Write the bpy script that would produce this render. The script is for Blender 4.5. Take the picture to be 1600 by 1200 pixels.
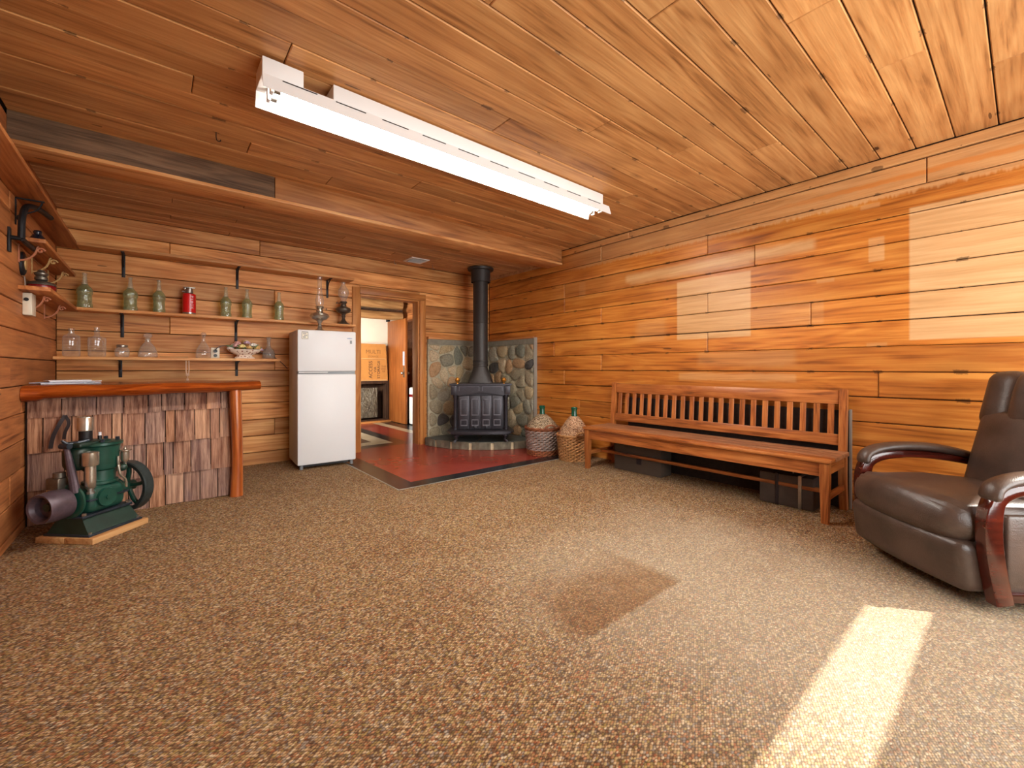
import bpy, bmesh, math, random
from mathutils import Vector, Matrix, Euler

random.seed(7)
scene = bpy.context.scene
for o in list(bpy.data.objects):
    bpy.data.objects.remove(o, do_unlink=True)
COL = scene.collection
R = math.radians
PI = math.pi

# ------------------------------------------------------------------ camera
cam_d = bpy.data.cameras.new('camera')
cam_d.sensor_width = 36.0
cam_d.lens = 668.0 * 36.0 / 1600.0
cam_d.shift_y = -25.0 / 1600.0
cam_d.clip_start = 0.02
cam = bpy.data.objects.new('camera', cam_d)
COL.objects.link(cam)
cam.location = (0, 0, 1.1)
cam.rotation_euler = (R(90), 0, R(-39.7))
scene.camera = cam

# ------------------------------------------------------------------ view
scene.view_settings.view_transform = 'Standard'
scene.view_settings.look = 'None'
scene.view_settings.gamma = 1.0
scene.view_settings.use_curve_mapping = False
scene.view_settings.exposure = 0.38

# ------------------------------------------------------------------ sky, sun, daylight at the front windows, added fill
world = bpy.data.worlds.new('sky')
scene.world = world
world.use_nodes = True
bg = world.node_tree.nodes['Background']
bg.inputs['Color'].default_value = (0.72, 0.84, 1.0, 1)
bg.inputs['Strength'].default_value = 1.6

def add_light(name, kind, loc, target, energy, color, **kw):
    d = bpy.data.lights.new(name, kind)
    d.energy = energy
    d.color = color
    for k, v in kw.items():
        setattr(d, k, v)
    o = bpy.data.objects.new(name, d)
    COL.objects.link(o)
    o.location = loc
    dirv = Vector(target) - Vector(loc)
    o.rotation_euler = dirv.to_track_quat('-Z', 'Y').to_euler()
    return o

SUN_E = R(50)
sdir = Vector((-0.6 * math.cos(SUN_E), 0.8 * math.cos(SUN_E), -math.sin(SUN_E)))
add_light('sun', 'SUN', (6, -6, 9), Vector((6, -6, 9)) + sdir, 10.5, (1.0, 0.94, 0.84), angle=R(0.6))
# sky light arriving through the big front windows
add_light('window_daylight', 'AREA', (2.3, -1.28, 1.0), (2.3, 5.0, 1.15), 110.0, (1.0, 0.97, 0.92),
          shape='RECTANGLE', size=3.1, size_y=1.3)
add_light('transom_daylight', 'AREA', (2.3, -1.28, 2.12), (2.3, 5.0, 1.7), 70.0, (1.0, 0.97, 0.92),
          shape='RECTANGLE', size=3.1, size_y=0.44)
add_light('store_fill_light', 'AREA', (0.42, 6.35, 1.5), (3.4, 8.6, 1.3), 75.0, (1.0, 0.95, 0.86),
          shape='RECTANGLE', size=1.0, size_y=1.0, spread=R(95))  # added fill lamp, out of view, that brightens the next room

# ================================================================== helpers
def lin(c):
    c = c / 255.0
    return c / 12.92 if c <= 0.04045 else ((c + 0.055) / 1.055) ** 2.4

def rgb(r, g, b):
    return (lin(r), lin(g), lin(b), 1.0)

class NT:
    """small node-tree writer"""
    def __init__(self, name):
        self.m = bpy.data.materials.new(name)
        self.m.use_nodes = True
        self.t = self.m.node_tree
        for n in list(self.t.nodes):
            self.t.nodes.remove(n)
        self.out = self.t.nodes.new('ShaderNodeOutputMaterial')
    def n(self, typ, **kw):
        nd = self.t.nodes.new('ShaderNode' + typ)
        for k, v in kw.items():
            setattr(nd, k, v)
        return nd
    def l(self, a, b):
        self.t.links.new(a, b)
    def set(self, sock, v):
        if hasattr(v, 'is_output') or isinstance(v, bpy.types.NodeSocket):
            self.l(v, sock)
        else:
            sock.default_value = v
    def math(self, op, a, b=None, c=None, clamp=False):
        nd = self.n('Math', operation=op, use_clamp=clamp)
        self.set(nd.inputs[0], a)
        if b is not None: self.set(nd.inputs[1], b)
        if c is not None: self.set(nd.inputs[2], c)
        return nd.outputs[0]
    def smooth(self, v, a, b):
        nd = self.n('MapRange', interpolation_type='SMOOTHSTEP')
        self.set(nd.inputs['Value'], v)
        nd.inputs['From Min'].default_value = a
        nd.inputs['From Max'].default_value = b
        return nd.outputs['Result']
    def mix(self, fac, a, b, blend='MIX'):
        nd = self.n('Mix', data_type='RGBA', blend_type=blend)
        nd.clamp_factor = True
        self.set(nd.inputs['Factor'], fac)
        self.set(nd.inputs['A'] if False else nd.inputs[6], a)
        self.set(nd.inputs[7], b)
        return nd.outputs[2]
    def ramp(self, fac, stops, interp='LINEAR'):
        nd = self.n('ValToRGB')
        cr = nd.color_ramp
        cr.interpolation = interp
        while len(cr.elements) < len(stops):
            cr.elements.new(0.5)
        for e, (p, c) in zip(cr.elements, stops):
            e.position = p
            e.color = c
        self.set(nd.inputs['Fac'], fac)
        return nd.outputs['Color']
    def noise(self, vec, scale, detail=3.0, rough=0.55, dist=0.0):
        nd = self.n('TexNoise')
        if vec is not None: self.l(vec, nd.inputs['Vector'])
        nd.inputs['Scale'].default_value = scale
        nd.inputs['Detail'].default_value = detail
        nd.inputs['Roughness'].default_value = rough
        nd.inputs['Distortion'].default_value = dist
        return nd.outputs['Fac']
    def vor(self, vec, scale, feature='F1', rnd=1.0):
        nd = self.n('TexVoronoi', feature=feature)
        if vec is not None: self.l(vec, nd.inputs['Vector'])
        nd.inputs['Scale'].default_value = scale
        if 'Randomness' in nd.inputs: nd.inputs['Randomness'].default_value = rnd
        return nd
    def scalev(self, vec, s, rot=(0, 0, 0), loc=(0, 0, 0)):
        nd = self.n('Mapping')
        self.l(vec, nd.inputs['Vector'])
        nd.inputs['Scale'].default_value = s
        nd.inputs['Rotation'].default_value = rot
        nd.inputs['Location'].default_value = loc
        return nd.outputs['Vector']
    def objco(self, offset=True):
        tc = self.n('TexCoord').outputs['Object']
        if not offset:
            return tc
        oi = self.n('ObjectInfo').outputs['Random']
        a = self.n('VectorMath', operation='SCALE')
        cx = self.n('CombineXYZ')
        self.l(oi, cx.inputs[0]); self.l(oi, cx.inputs[1]); self.l(oi, cx.inputs[2])
        self.l(cx.outputs[0], a.inputs[0]); a.inputs['Scale'].default_value = 61.7
        b = self.n('VectorMath', operation='ADD')
        self.l(tc, b.inputs[0]); self.l(a.outputs[0], b.inputs[1])
        return b.outputs[0]
    def rand(self):
        return self.n('ObjectInfo').outputs['Random']
    def bump(self, h, strength, dist=0.01):
        nd = self.n('Bump')
        self.l(h, nd.inputs['Height'])
        nd.inputs['Strength'].default_value = strength
        nd.inputs['Distance'].default_value = dist
        return nd.outputs['Normal']
    def bsdf(self, color, rough=0.5, metal=0.0, normal=None, **kw):
        p = self.n('BsdfPrincipled')
        self.set(p.inputs['Base Color'], color)
        self.set(p.inputs['Roughness'], rough)
        self.set(p.inputs['Metallic'], metal)
        if normal is not None: self.l(normal, p.inputs['Normal'])
        for k, v in kw.items():
            self.set(p.inputs[k.replace('_', ' ')], v)
        self.l(p.outputs[0], self.out.inputs['Surface'])
        return self.m

def wood(name, dark, mid, light, axis='X', rough=0.5, knots=0.5, var=0.35, grain=1.0, spec=0.35, red=None, extra=None, bump=0.12):
    t = NT(name)
    co = t.objco()
    a = {'X': (0.9, 11, 11), 'Y': (11, 0.9, 11), 'Z': (11, 11, 0.9)}[axis]
    a = tuple(v * grain for v in a)
    v1 = t.scalev(co, a)
    n1 = t.noise(v1, 1.0, 4.0, 0.6, 1.2)
    # growth-ring figure: sine of a stretched noise
    fig = t.math('SINE', t.math('MULTIPLY', t.noise(t.scalev(co, tuple(v * 0.45 for v in a)), 1.0, 1.0, 0.4, 0.8), 55.0))
    fib = t.noise(t.scalev(co, tuple(v * (7.0 if v > 3 else 2.6) for v in a)), 1.0, 2.0, 0.6)
    g = t.math('ADD', t.math('MULTIPLY', n1, 0.75), t.math('ADD', t.math('MULTIPLY', fig, 0.055), t.math('MULTIPLY', fib, 0.36)))
    col = t.ramp(g, [(0.33, dark), (0.50, mid), (0.72, light)])
    big = t.noise(co, 1.7, 2.0, 0.5)
    col = t.mix(t.math('MULTIPLY', t.smooth(big, 0.42, 0.75), 0.35), col, dark)
    rnd = t.rand()
    if red is not None:
        r2 = t.math('FRACT', t.math('MULTIPLY', rnd, 7.31))
        col = t.mix(t.math('MULTIPLY', r2, 0.55), col, t.mix(1.0, col, red, 'MULTIPLY'))
    br = t.math('MULTIPLY_ADD', t.math('FRACT', t.math('MULTIPLY', rnd, 13.7)), var, 1.0 - var * 0.5)
    cb = t.n('CombineXYZ')
    for i in range(3): t.l(br, cb.inputs[i])
    col = t.mix(1.0, col, cb.outputs[0], 'MULTIPLY')
    if knots > 0:
        kv = {'X': (1.0, 3.0, 3.0), 'Y': (3.0, 1.0, 3.0), 'Z': (3.0, 3.0, 1.0)}[axis]
        vo = t.vor(t.scalev(co, kv), 1.25)
        sep = t.n('SeparateColor'); t.l(vo.outputs['Color'], sep.inputs[0])
        on = t.math('GREATER_THAN', sep.outputs[0], 1.0 - knots)
        dn = t.math('ADD', vo.outputs['Distance'], t.math('MULTIPLY_ADD', fib, 0.05, -0.025))
        core = t.math('MULTIPLY', t.math('SUBTRACT', 1.0, t.smooth(dn, 0.030, 0.055)), on)
        halo = t.math('MULTIPLY', t.math('MULTIPLY', t.math('SUBTRACT', 1.0, t.smooth(dn, 0.04, 0.16)), on), 0.45)
        col = t.mix(halo, col, dark)
        col = t.mix(core, col, rgb(62, 34, 20))
        # checks, nail marks: short dark dashes
        v2 = t.vor(t.scalev(co, {'X': (3.0, 22, 22), 'Y': (22, 3.0, 22), 'Z': (22, 22, 3.0)}[axis]), 0.55)
        s2 = t.n('SeparateColor'); t.l(v2.outputs['Color'], s2.inputs[0])
        nick = t.math('MULTIPLY', t.math('LESS_THAN', v2.outputs['Distance'], 0.085), t.math('GREATER_THAN', s2.outputs[1], 0.80))
        col = t.mix(t.math('MULTIPLY', nick, 0.75), col, rgb(58, 30, 16))
    if extra is not None:
        col = extra(t, col, fib, n1)
    nrm = t.bump(t.math('ADD', n1, fib), bump, 0.01)
    return t.bsdf(col, rough, 0.0, nrm, Specular_IOR_Level=spec)

def plain(name, col, rough=0.5, metal=0.0, nz=0.0, nscale=20.0, bump=0.0, **kw):
    t = NT(name)
    c = col
    nrm = None
    if nz > 0 or bump > 0:
        n = t.noise(t.objco(), nscale, 4.0, 0.6)
        if nz > 0:
            d = tuple(v * (1.0 - nz) for v in col[:3]) + (1.0,)
            l_ = tuple(min(1.0, v * (1.0 + nz)) for v in col[:3]) + (1.0,)
            c = t.ramp(n, [(0.30, d), (0.70, l_)])
        if bump > 0:
            nrm = t.bump(n, bump, 0.01)
    return t.bsdf(c, rough, metal, nrm, **kw)

def glassy(name, tint, diff=0.12, diffcol=(0.9, 0.95, 0.92, 1), rough=0.05, wob=0.0, edge=0.0, base=0.045):
    t = NT(name)
    tr = t.n('BsdfTransparent'); tr.inputs[0].default_value = tint
    gl = t.n('BsdfGlossy'); gl.inputs['Roughness'].default_value = rough
    df = t.n('BsdfDiffuse'); df.inputs[0].default_value = diffcol
    lw = t.n('LayerWeight'); lw.inputs[0].default_value = 0.5
    fres = t.math('MULTIPLY_ADD', t.math('POWER', lw.outputs['Facing'], 4.0), 0.8, base)
    if wob > 0:
        nrm = t.bump(t.vor(t.objco(), 75.0, 'SMOOTH_F1').outputs['Distance'], wob, 0.006)
        t.l(nrm, gl.inputs['Normal']); t.l(nrm, df.inputs['Normal']); t.l(nrm, lw.inputs['Normal'])
    m1 = t.n('MixShader'); t.l(t.math('MULTIPLY_ADD', t.math('POWER', lw.outputs['Facing'], 2.2), edge, diff), m1.inputs[0])
    t.l(tr.outputs[0], m1.inputs[1]); t.l(df.outputs[0], m1.inputs[2])
    m2 = t.n('MixShader')
    t.l(fres, m2.inputs[0])
    t.l(m1.outputs[0], m2.inputs[1]); t.l(gl.outputs[0], m2.inputs[2])
    t.l(m2.outputs[0], t.out.inputs['Surface'])
    return t.m

# ------------------------------------------------------------------ mesh builder
def frames(path, up=None):
    """parallel-transport frames along a polyline"""
    pts = [Vector(p) for p in path]
    n = len(pts)
    tans = []
    for i in range(n):
        a = pts[max(0, i - 1)]; b = pts[min(n - 1, i + 1)]
        tans.append((b - a).normalized())
    t0 = tans[0]
    u = Vector(up) if up else (Vector((0, 0, 1)) if abs(t0.z) < 0.9 else Vector((1, 0, 0)))
    nrm = (u - t0 * u.dot(t0)).normalized()
    out = []
    for i in range(n):
        t = tans[i]
        nrm = (nrm - t * nrm.dot(t))
        nrm = nrm.normalized() if nrm.length > 1e-6 else t.orthogonal().normalized()
        out.append((pts[i], t, nrm, t.cross(nrm)))
    return out

class MB:
    def __init__(self):
        self.v = []
        self.f = []
    def add(self, vs, fs, M=None):
        b = len(self.v)
        if M is not None:
            vs = [M @ Vector(p) for p in vs]
        self.v += [tuple(p) for p in vs]
        self.f += [tuple(b + i for i in f) for f in fs]
        return self
    def box(self, c, s, rot=None, bev=0.0, seg=2):
        M = Matrix.Translation(c)
        if rot is not None:
            M = M @ (Euler(rot).to_matrix().to_4x4() if not isinstance(rot, Matrix) else rot.to_4x4())
        x, y, z = s[0] / 2, s[1] / 2, s[2] / 2
        if bev <= 0:
            vs = [(-x, -y, -z), (x, -y, -z), (x, y, -z), (-x, y, -z), (-x, -y, z), (x, -y, z), (x, y, z), (-x, y, z)]
            fs = [(0, 3, 2, 1), (4, 5, 6, 7), (0, 1, 5, 4), (1, 2, 6, 5), (2, 3, 7, 6), (3, 0, 4, 7)]
            return self.add(vs, fs, M)
        bm = bmesh.new()
        bmesh.ops.create_cube(bm, size=1.0)
        for v in bm.verts:
            v.co = Vector((v.co.x * s[0], v.co.y * s[1], v.co.z * s[2]))
        bmesh.ops.bevel(bm, geom=list(bm.edges), offset=min(bev, min(s) * 0.49), segments=seg, affect='EDGES', profile=0.5)
        bm.verts.index_update()
        vs = [v.co.copy() for v in bm.verts]
        fs = [[v.index for v in f.verts] for f in bm.faces]
        bm.free()
        return self.add(vs, fs, M)
    def b2(self, lo, hi, bev=0.0, seg=2):
        c = [(a + b) / 2 for a, b in zip(lo, hi)]
        s = [abs(b - a) for a, b in zip(lo, hi)]
        return self.box(c, s, None, bev, seg)
    def lathe(self, prof, n=24, M=None, cap=True):
        """prof: (radius, z) pairs from bottom to top"""
        vs, fs = [], []
        m = len(prof)
        for (r, z) in prof:
            for k in range(n):
                a = 2 * PI * k / n
                vs.append((r * math.cos(a), r * math.sin(a), z))
        for i in range(m - 1):
            for k in range(n):
                k2 = (k + 1) % n
                fs.append((i * n + k, i * n + k2, (i + 1) * n + k2, (i + 1) * n + k))
        if cap:
            if prof[0][0] > 1e-5: fs.append(tuple(range(n - 1, -1, -1)))
            if prof[-1][0] > 1e-5: fs.append(tuple((m - 1) * n + k for k in range(n)))
        return self.add(vs, fs, M)
    def cyl(self, p0, p1, r0, r1=None, n=16, bev=0.0):
        r1 = r0 if r1 is None else r1
        p0 = Vector(p0); p1 = Vector(p1)
        d = p1 - p0
        M = Matrix.Translation(p0) @ d.to_track_quat('Z', 'Y').to_matrix().to_4x4()
        L = d.length
        if bev > 0:
            return self.lathe([(r0 - bev, 0), (r0, bev), (r1, L - bev), (r1 - bev, L)], n, M)
        return self.lathe([(r0, 0), (r1, L)], n, M)
    def tube(self, path, r, n=8, closed=False, cap=True, up=None):
        fr = frames(path, up)
        rs = r if isinstance(r, (list, tuple)) else [r] * len(path)
        vs, fs = [], []
        m = len(fr)
        for (p, t, a, b), rr in zip(fr, rs):
            for k in range(n):
                an = 2 * PI * k / n
                vs.append(p + a * (math.cos(an) * rr) + b * (math.sin(an) * rr))
        rng = m if closed else m - 1
        for i in range(rng):
            j = (i + 1) % m
            for k in range(n):
                k2 = (k + 1) % n
                fs.append((i * n + k, i * n + k2, j * n + k2, j * n + k))
        if cap and not closed:
            fs.append(tuple(range(n - 1, -1, -1)))
            fs.append(tuple((m - 1) * n + k for k in range(n)))
        return self.add(vs, fs)
    def sweep(self, path, prof, scales=None, up=(1, 0, 0)):
        """prof: closed list of (a, b): a along 'up'-normal, b along binormal"""
        fr = frames(path, up)
        vs, fs = [], []
        n = len(prof); m = len(fr)
        for i, (p, t, a, b) in enumerate(fr):
            s = scales[i] if scales else (1, 1)
            for (x, y) in prof:
                vs.append(p + a * (x * s[0]) + b * (y * s[1]))
        for i in range(m - 1):
            for k in range(n):
                k2 = (k + 1) % n
                fs.append((i * n + k, i * n + k2, (i + 1) * n + k2, (i + 1) * n + k))
        fs.append(tuple(range(n - 1, -1, -1)))
        fs.append(tuple((m - 1) * n + k for k in range(n)))
        return self.add(vs, fs)
    def prism(self, poly, h, M=None):
        """poly (x,y) counter-clockwise, extruded 0..h in z"""
        n = len(poly)
        vs = [(x, y, 0) for x, y in poly] + [(x, y, h) for x, y in poly]
        fs = [tuple(range(n - 1, -1, -1)), tuple(range(n, 2 * n))]
        for k in range(n):
            k2 = (k + 1) % n
            fs.append((k, k2, n + k2, n + k))
        return self.add(vs, fs, M)
    def sphere(self, c, r, n=14, m=9, s=(1, 1, 1)):
        prof = []
        for i in range(m + 1):
            a = -PI / 2 + PI * i / m
            prof.append((max(1e-6, r * math.cos(a)), r * math.sin(a)))
        M = Matrix.Translation(c) @ Matrix.Diagonal((s[0], s[1], s[2], 1))
        return self.lathe(prof, n, M, cap=False)
    def rbox(self, c, s, r, k=4, m=5, fn=None, rot=None):
        """rounded, subdivided box (cushions); fn deforms local points"""
        def axis(h):
            rr = min(r, h * 0.98)
            l_ = [-h + rr * (1 - math.tan(PI / 4 * (1 - i / k))) if False else -h + rr * (1 - math.cos(PI / 2 * i / k)) for i in range(k)]
            mid = [(-h + rr) + (2 * h - 2 * rr) * i / m for i in range(m + 1)]
            hi = [-v for v in reversed(l_)]
            return l_ + mid + hi
        H = [v / 2 for v in s]
        ax = [axis(h) for h in H]
        vs, fs, idx = [], [], {}
        def vid(p):
            key = tuple(round(q, 6) for q in p)
            if key in idx: return idx[key]
            inner = [max(-H[i] + min(r, H[i] * 0.98), min(H[i] - min(r, H[i] * 0.98), p[i])) for i in range(3)]
            d = Vector([p[i] - inner[i] for i in range(3)])
            if d.length > 1e-9:
                # keep the parametrisation even around the corner
                q = Vector(inner) + d.normalized() * min(r, min(H) * 0.98 if min(H) < r else r)
            else:
                q = Vector(p)
            if fn: q = Vector(fn(q.x, q.y, q.z))
            vs.append(q); idx[key] = len(vs) - 1
            return idx[key]
        for a in range(3):
            b, c2 = (a + 1) % 3, (a + 2) % 3
            for sgn in (-1, 1):
                for i in range(len(ax[b]) - 1):
                    for j in range(len(ax[c2]) - 1):
                        q = []
                        for (ii, jj) in ((i, j), (i + 1, j), (i + 1, j + 1), (i, j + 1)):
                            p = [0, 0, 0]
                            p[a] = sgn * H[a]; p[b] = ax[b][ii]; p[c2] = ax[c2][jj]
                            q.append(vid(p))
                        if sgn < 0: q.reverse()
                        if len(set(q)) == 4: fs.append(tuple(q))
        M = Matrix.Translation(c)
        if rot is not None: M = M @ Euler(rot).to_matrix().to_4x4()
        return self.add(vs, fs, M)
    def mesh(self, name, smooth=29):
        me = bpy.data.meshes.new(name)
        me.from_pydata(self.v, [], self.f)
        me.validate()
        if smooth:
            for p in me.polygons: p.use_smooth = True
            me.set_sharp_from_angle(angle=R(smooth))
        me.update()
        return me
    def obj(self, name, mat, parent=None, loc=None, rot=None, smooth=29, label=None):
        o = bpy.data.objects.new(name, self.mesh(name, smooth))
        COL.objects.link(o)
        if mat: o.data.materials.append(mat)
        if parent: o.parent = parent
        if loc: o.location = loc
        if rot: o.rotation_euler = rot
        if label: o['label'] = label
        return o

def tag(o, label, cat, group=None):
    o['label'] = label; o['category'] = cat
    if group: o['group'] = group
    return o
def struct(o, label=None):
    o['kind'] = 'structure'
    if label: o['label'] = label
    return o
def thing(name, label, cat, loc=(0, 0, 0), rz=0.0, group=None):
    o = bpy.data.objects.new(name, None)
    COL.objects.link(o)
    o.empty_display_size = 0.1
    o.location = loc
    o.rotation_euler = (0, 0, rz)
    return tag(o, label, cat, group)
def setting(name, label=None):
    o = bpy.data.objects.new(name, None)
    COL.objects.link(o)
    return struct(o, label)
def copy_tree(o, parent=None):
    c = o.copy()
    COL.objects.link(c)
    c.parent = parent
    for ch in list(o.children):
        copy_tree(ch, c)
    return c

FR = {  # local (x along the board, y across, z out of the surface) -> world
    'right': Matrix(((0, 0, -1), (-1, 0, 0), (0, 1, 0))),
    'back': Matrix(((1, 0, 0), (0, 0, -1), (0, 1, 0))),
    'left': Matrix(((0, 0, 1), (1, 0, 0), (0, 1, 0))),
    'front': Matrix(((-1, 0, 0), (0, 0, 1), (0, 1, 0))),
    'ceil': Matrix(((1, 0, 0), (0, -1, 0), (0, 0, -1))),
    'floor': Matrix(((1, 0, 0), (0, 1, 0), (0, 0, 1))),
}
def board_mesh(L, W, T, ch=0.004):
    x, y = L / 2, W / 2
    xi, yi = x - ch, y - ch
    vs = [(-x, -y, 0), (x, -y, 0), (x, y, 0), (-x, y, 0),
          (-x, -y, T - ch), (x, -y, T - ch), (x, y, T - ch), (-x, y, T - ch),
          (-xi, -yi, T), (xi, -yi, T), (xi, yi, T), (-xi, yi, T)]
    fs = [(8, 9, 10, 11), (3, 2, 1, 0)]
    for k in range(4):
        k2 = (k + 1) % 4
        fs += [(k, k2, 4 + k2, 4 + k), (4 + k, 4 + k2, 8 + k2, 8 + k)]
    me = bpy.data.meshes.new('board')
    me.from_pydata(vs, [], fs)
    me.update()
    return me
def board(name, frame, c, L, W, T, mat, parent, ch=0.004, tilt=0.0):
    o = bpy.data.objects.new(name, board_mesh(L, W, T, ch))
    COL.objects.link(o)
    o.data.materials.append(mat)
    M = FR[frame].to_4x4()
    if tilt: M = M @ Matrix.Rotation(tilt, 4, 'Z')
    o.matrix_world = Matrix.Translation(c) @ M
    o.parent = parent
    return o
def text_mesh(txt, size, name, mat, parent, M, depth=0.0, extrude=0.0006):
    cu = bpy.data.curves.new(name, 'FONT')
    cu.body = txt; cu.size = size; cu.align_x = 'CENTER'; cu.align_y = 'CENTER'; cu.extrude = extrude
    tmp = bpy.data.objects.new('tmp_text', cu)
    COL.objects.link(tmp)
    bpy.context.view_layer.update()
    dg = bpy.context.evaluated_depsgraph_get()
    me = bpy.data.meshes.new_from_object(tmp.evaluated_get(dg))
    bpy.data.objects.remove(tmp, do_unlink=True)
    o = bpy.data.objects.new(name, me)
    COL.objects.link(o)
    o.data.materials.clear()
    o.data.materials.append(mat)
    o.parent = parent
    o.matrix_local = M
    return o
# ================================================================== materials
def nail_marks(t, col, A, a0, pa, B, b0, pb):
    """dark rusty streaks where boards are nailed, beside each seam"""
    g = t.n('NewGeometry').outputs['Position']
    n = t.noise(g, 6.0, 2.0, 0.6)
    n2 = t.noise(g, 90.0, 2.0, 0.6)
    def per(v, o, p):
        f = t.math('FRACT', t.math('ADD', t.math('DIVIDE', t.math('SUBTRACT', v, o), p), 0.5))
        return t.math('MULTIPLY', t.math('ABSOLUTE', t.math('SUBTRACT', f, 0.5)), p)
    da = t.math('ADD', per(A, a0, pa), t.math('MULTIPLY_ADD', n2, 0.04, -0.02))
    db = t.math('ADD', per(B, b0, pb), t.math('MULTIPLY_ADD', n2, 0.016, -0.008))
    ma = t.math('LESS_THAN', da, t.math('MULTIPLY_ADD', n, 0.13, -0.052))
    mb = t.math('LESS_THAN', db, t.math('MULTIPLY_ADD', n, 0.045, -0.015))
    return t.mix(t.math('MULTIPLY', t.math('MULTIPLY', ma, mb), 0.62), col, rgb(60, 30, 14))
def ceil_marks(t, col, fib, n1):
    s = t.n('SeparateXYZ'); t.l(t.n('NewGeometry').outputs['Position'], s.inputs[0])
    return nail_marks(t, col, s.outputs[0], 0.3, 0.61, s.outputs[1], 0.115, 0.195)
def patches(t, col, fib, n1):
    """paler, never-aged rectangles on the right wall where pictures and shelves hung, and tape marks"""
    g = t.n('NewGeometry').outputs['Position']
    s = t.n('SeparateXYZ'); t.l(g, s.inputs[0])
    Y, Z = s.outputs[1], s.outputs[2]
    wob = t.math('MULTIPLY_ADD', t.noise(g, 9.0, 3.0, 0.6), 0.03, -0.015)
    Yw = t.math('ADD', Y, wob); Zw = t.math('ADD', Z, wob)
    acc = None
    def rect(y0, y1, z0, z1, k, soft=0.012, w=False):
        nonlocal acc
        a, b = (Yw, Zw) if w else (Y, Z)
        m = t.math('MULTIPLY', t.math('MULTIPLY', t.smooth(a, y0 - soft, y0 + soft), t.math('SUBTRACT', 1.0, t.smooth(a, y1 - soft, y1 + soft))),
                   t.math('MULTIPLY', t.smooth(b, z0 - soft, z0 + soft), t.math('SUBTRACT', 1.0, t.smooth(b, z1 - soft, z1 + soft))))
        m = t.math('MULTIPLY', m, k)
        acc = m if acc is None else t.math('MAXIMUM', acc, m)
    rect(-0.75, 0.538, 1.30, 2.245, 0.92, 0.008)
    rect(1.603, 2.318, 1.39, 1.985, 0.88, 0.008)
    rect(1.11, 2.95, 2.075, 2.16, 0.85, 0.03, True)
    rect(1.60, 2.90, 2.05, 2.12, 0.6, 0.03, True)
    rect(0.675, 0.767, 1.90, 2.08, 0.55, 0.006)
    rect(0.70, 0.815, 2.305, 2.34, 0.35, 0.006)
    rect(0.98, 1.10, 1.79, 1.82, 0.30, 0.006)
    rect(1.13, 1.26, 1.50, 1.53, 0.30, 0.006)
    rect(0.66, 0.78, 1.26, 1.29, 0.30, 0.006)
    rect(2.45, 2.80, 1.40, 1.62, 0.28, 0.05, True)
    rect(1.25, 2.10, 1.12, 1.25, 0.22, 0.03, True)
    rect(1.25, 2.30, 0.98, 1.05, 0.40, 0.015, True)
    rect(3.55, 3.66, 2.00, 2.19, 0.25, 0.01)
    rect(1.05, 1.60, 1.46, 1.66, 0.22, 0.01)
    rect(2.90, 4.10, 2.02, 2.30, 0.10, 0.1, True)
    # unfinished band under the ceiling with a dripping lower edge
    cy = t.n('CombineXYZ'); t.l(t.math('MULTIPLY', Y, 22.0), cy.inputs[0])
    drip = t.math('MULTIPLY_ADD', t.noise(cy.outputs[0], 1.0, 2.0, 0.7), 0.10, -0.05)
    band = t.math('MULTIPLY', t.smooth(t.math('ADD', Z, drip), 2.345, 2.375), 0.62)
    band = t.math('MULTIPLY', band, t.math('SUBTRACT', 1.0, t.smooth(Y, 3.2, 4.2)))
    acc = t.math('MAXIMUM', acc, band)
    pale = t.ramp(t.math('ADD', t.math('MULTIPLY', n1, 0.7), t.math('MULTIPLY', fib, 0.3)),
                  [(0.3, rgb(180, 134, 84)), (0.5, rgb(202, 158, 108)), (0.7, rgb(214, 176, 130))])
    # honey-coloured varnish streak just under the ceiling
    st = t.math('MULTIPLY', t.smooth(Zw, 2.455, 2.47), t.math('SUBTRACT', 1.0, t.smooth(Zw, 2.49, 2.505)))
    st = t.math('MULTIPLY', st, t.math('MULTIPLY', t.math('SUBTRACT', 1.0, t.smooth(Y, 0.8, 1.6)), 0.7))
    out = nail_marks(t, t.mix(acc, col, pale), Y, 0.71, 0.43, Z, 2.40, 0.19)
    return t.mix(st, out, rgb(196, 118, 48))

M = {}
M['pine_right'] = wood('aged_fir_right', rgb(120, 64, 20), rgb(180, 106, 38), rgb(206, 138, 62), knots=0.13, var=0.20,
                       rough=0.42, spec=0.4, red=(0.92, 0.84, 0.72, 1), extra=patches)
M['pine_back'] = wood('aged_fir_back', rgb(132, 78, 36), rgb(196, 128, 66), rgb(226, 170, 106), knots=0.16, var=0.46,
                      rough=0.5, red=(0.95, 0.85, 0.76, 1))
M['pine_left'] = wood('aged_fir_left', rgb(116, 66, 36), rgb(168, 104, 58), rgb(194, 130, 78), knots=0.10, var=0.35,
                      rough=0.5, red=(0.94, 0.82, 0.72, 1))
M['pine_ceil'] = wood('ceiling_fir', rgb(138, 90, 50), rgb(190, 134, 80), rgb(214, 162, 104), knots=0.24, var=0.24,
                      rough=0.46, red=(0.95, 0.86, 0.76, 1), extra=ceil_marks)
M['pine_low'] = wood('low_ceiling_fir', rgb(134, 92, 58), rgb(186, 136, 90), rgb(212, 166, 116), knots=0.12, var=0.30,
                     rough=0.55, red=(0.95, 0.84, 0.76, 1))
M['shelf'] = wood('shelf_pine', rgb(156, 96, 52), rgb(206, 142, 84), rgb(228, 176, 118), knots=0.10, var=0.22, rough=0.5)
M['shelf_y'] = wood('shelf_pine_y', rgb(120, 66, 32), rgb(172, 104, 54), rgb(200, 136, 80), axis='Y', knots=0.10, var=0.22, rough=0.5)
M['beam'] = wood('beam_fir', rgb(110, 66, 36), rgb(166, 106, 58), rgb(196, 138, 84), knots=0.25, var=0.2, rough=0.55)
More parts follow.
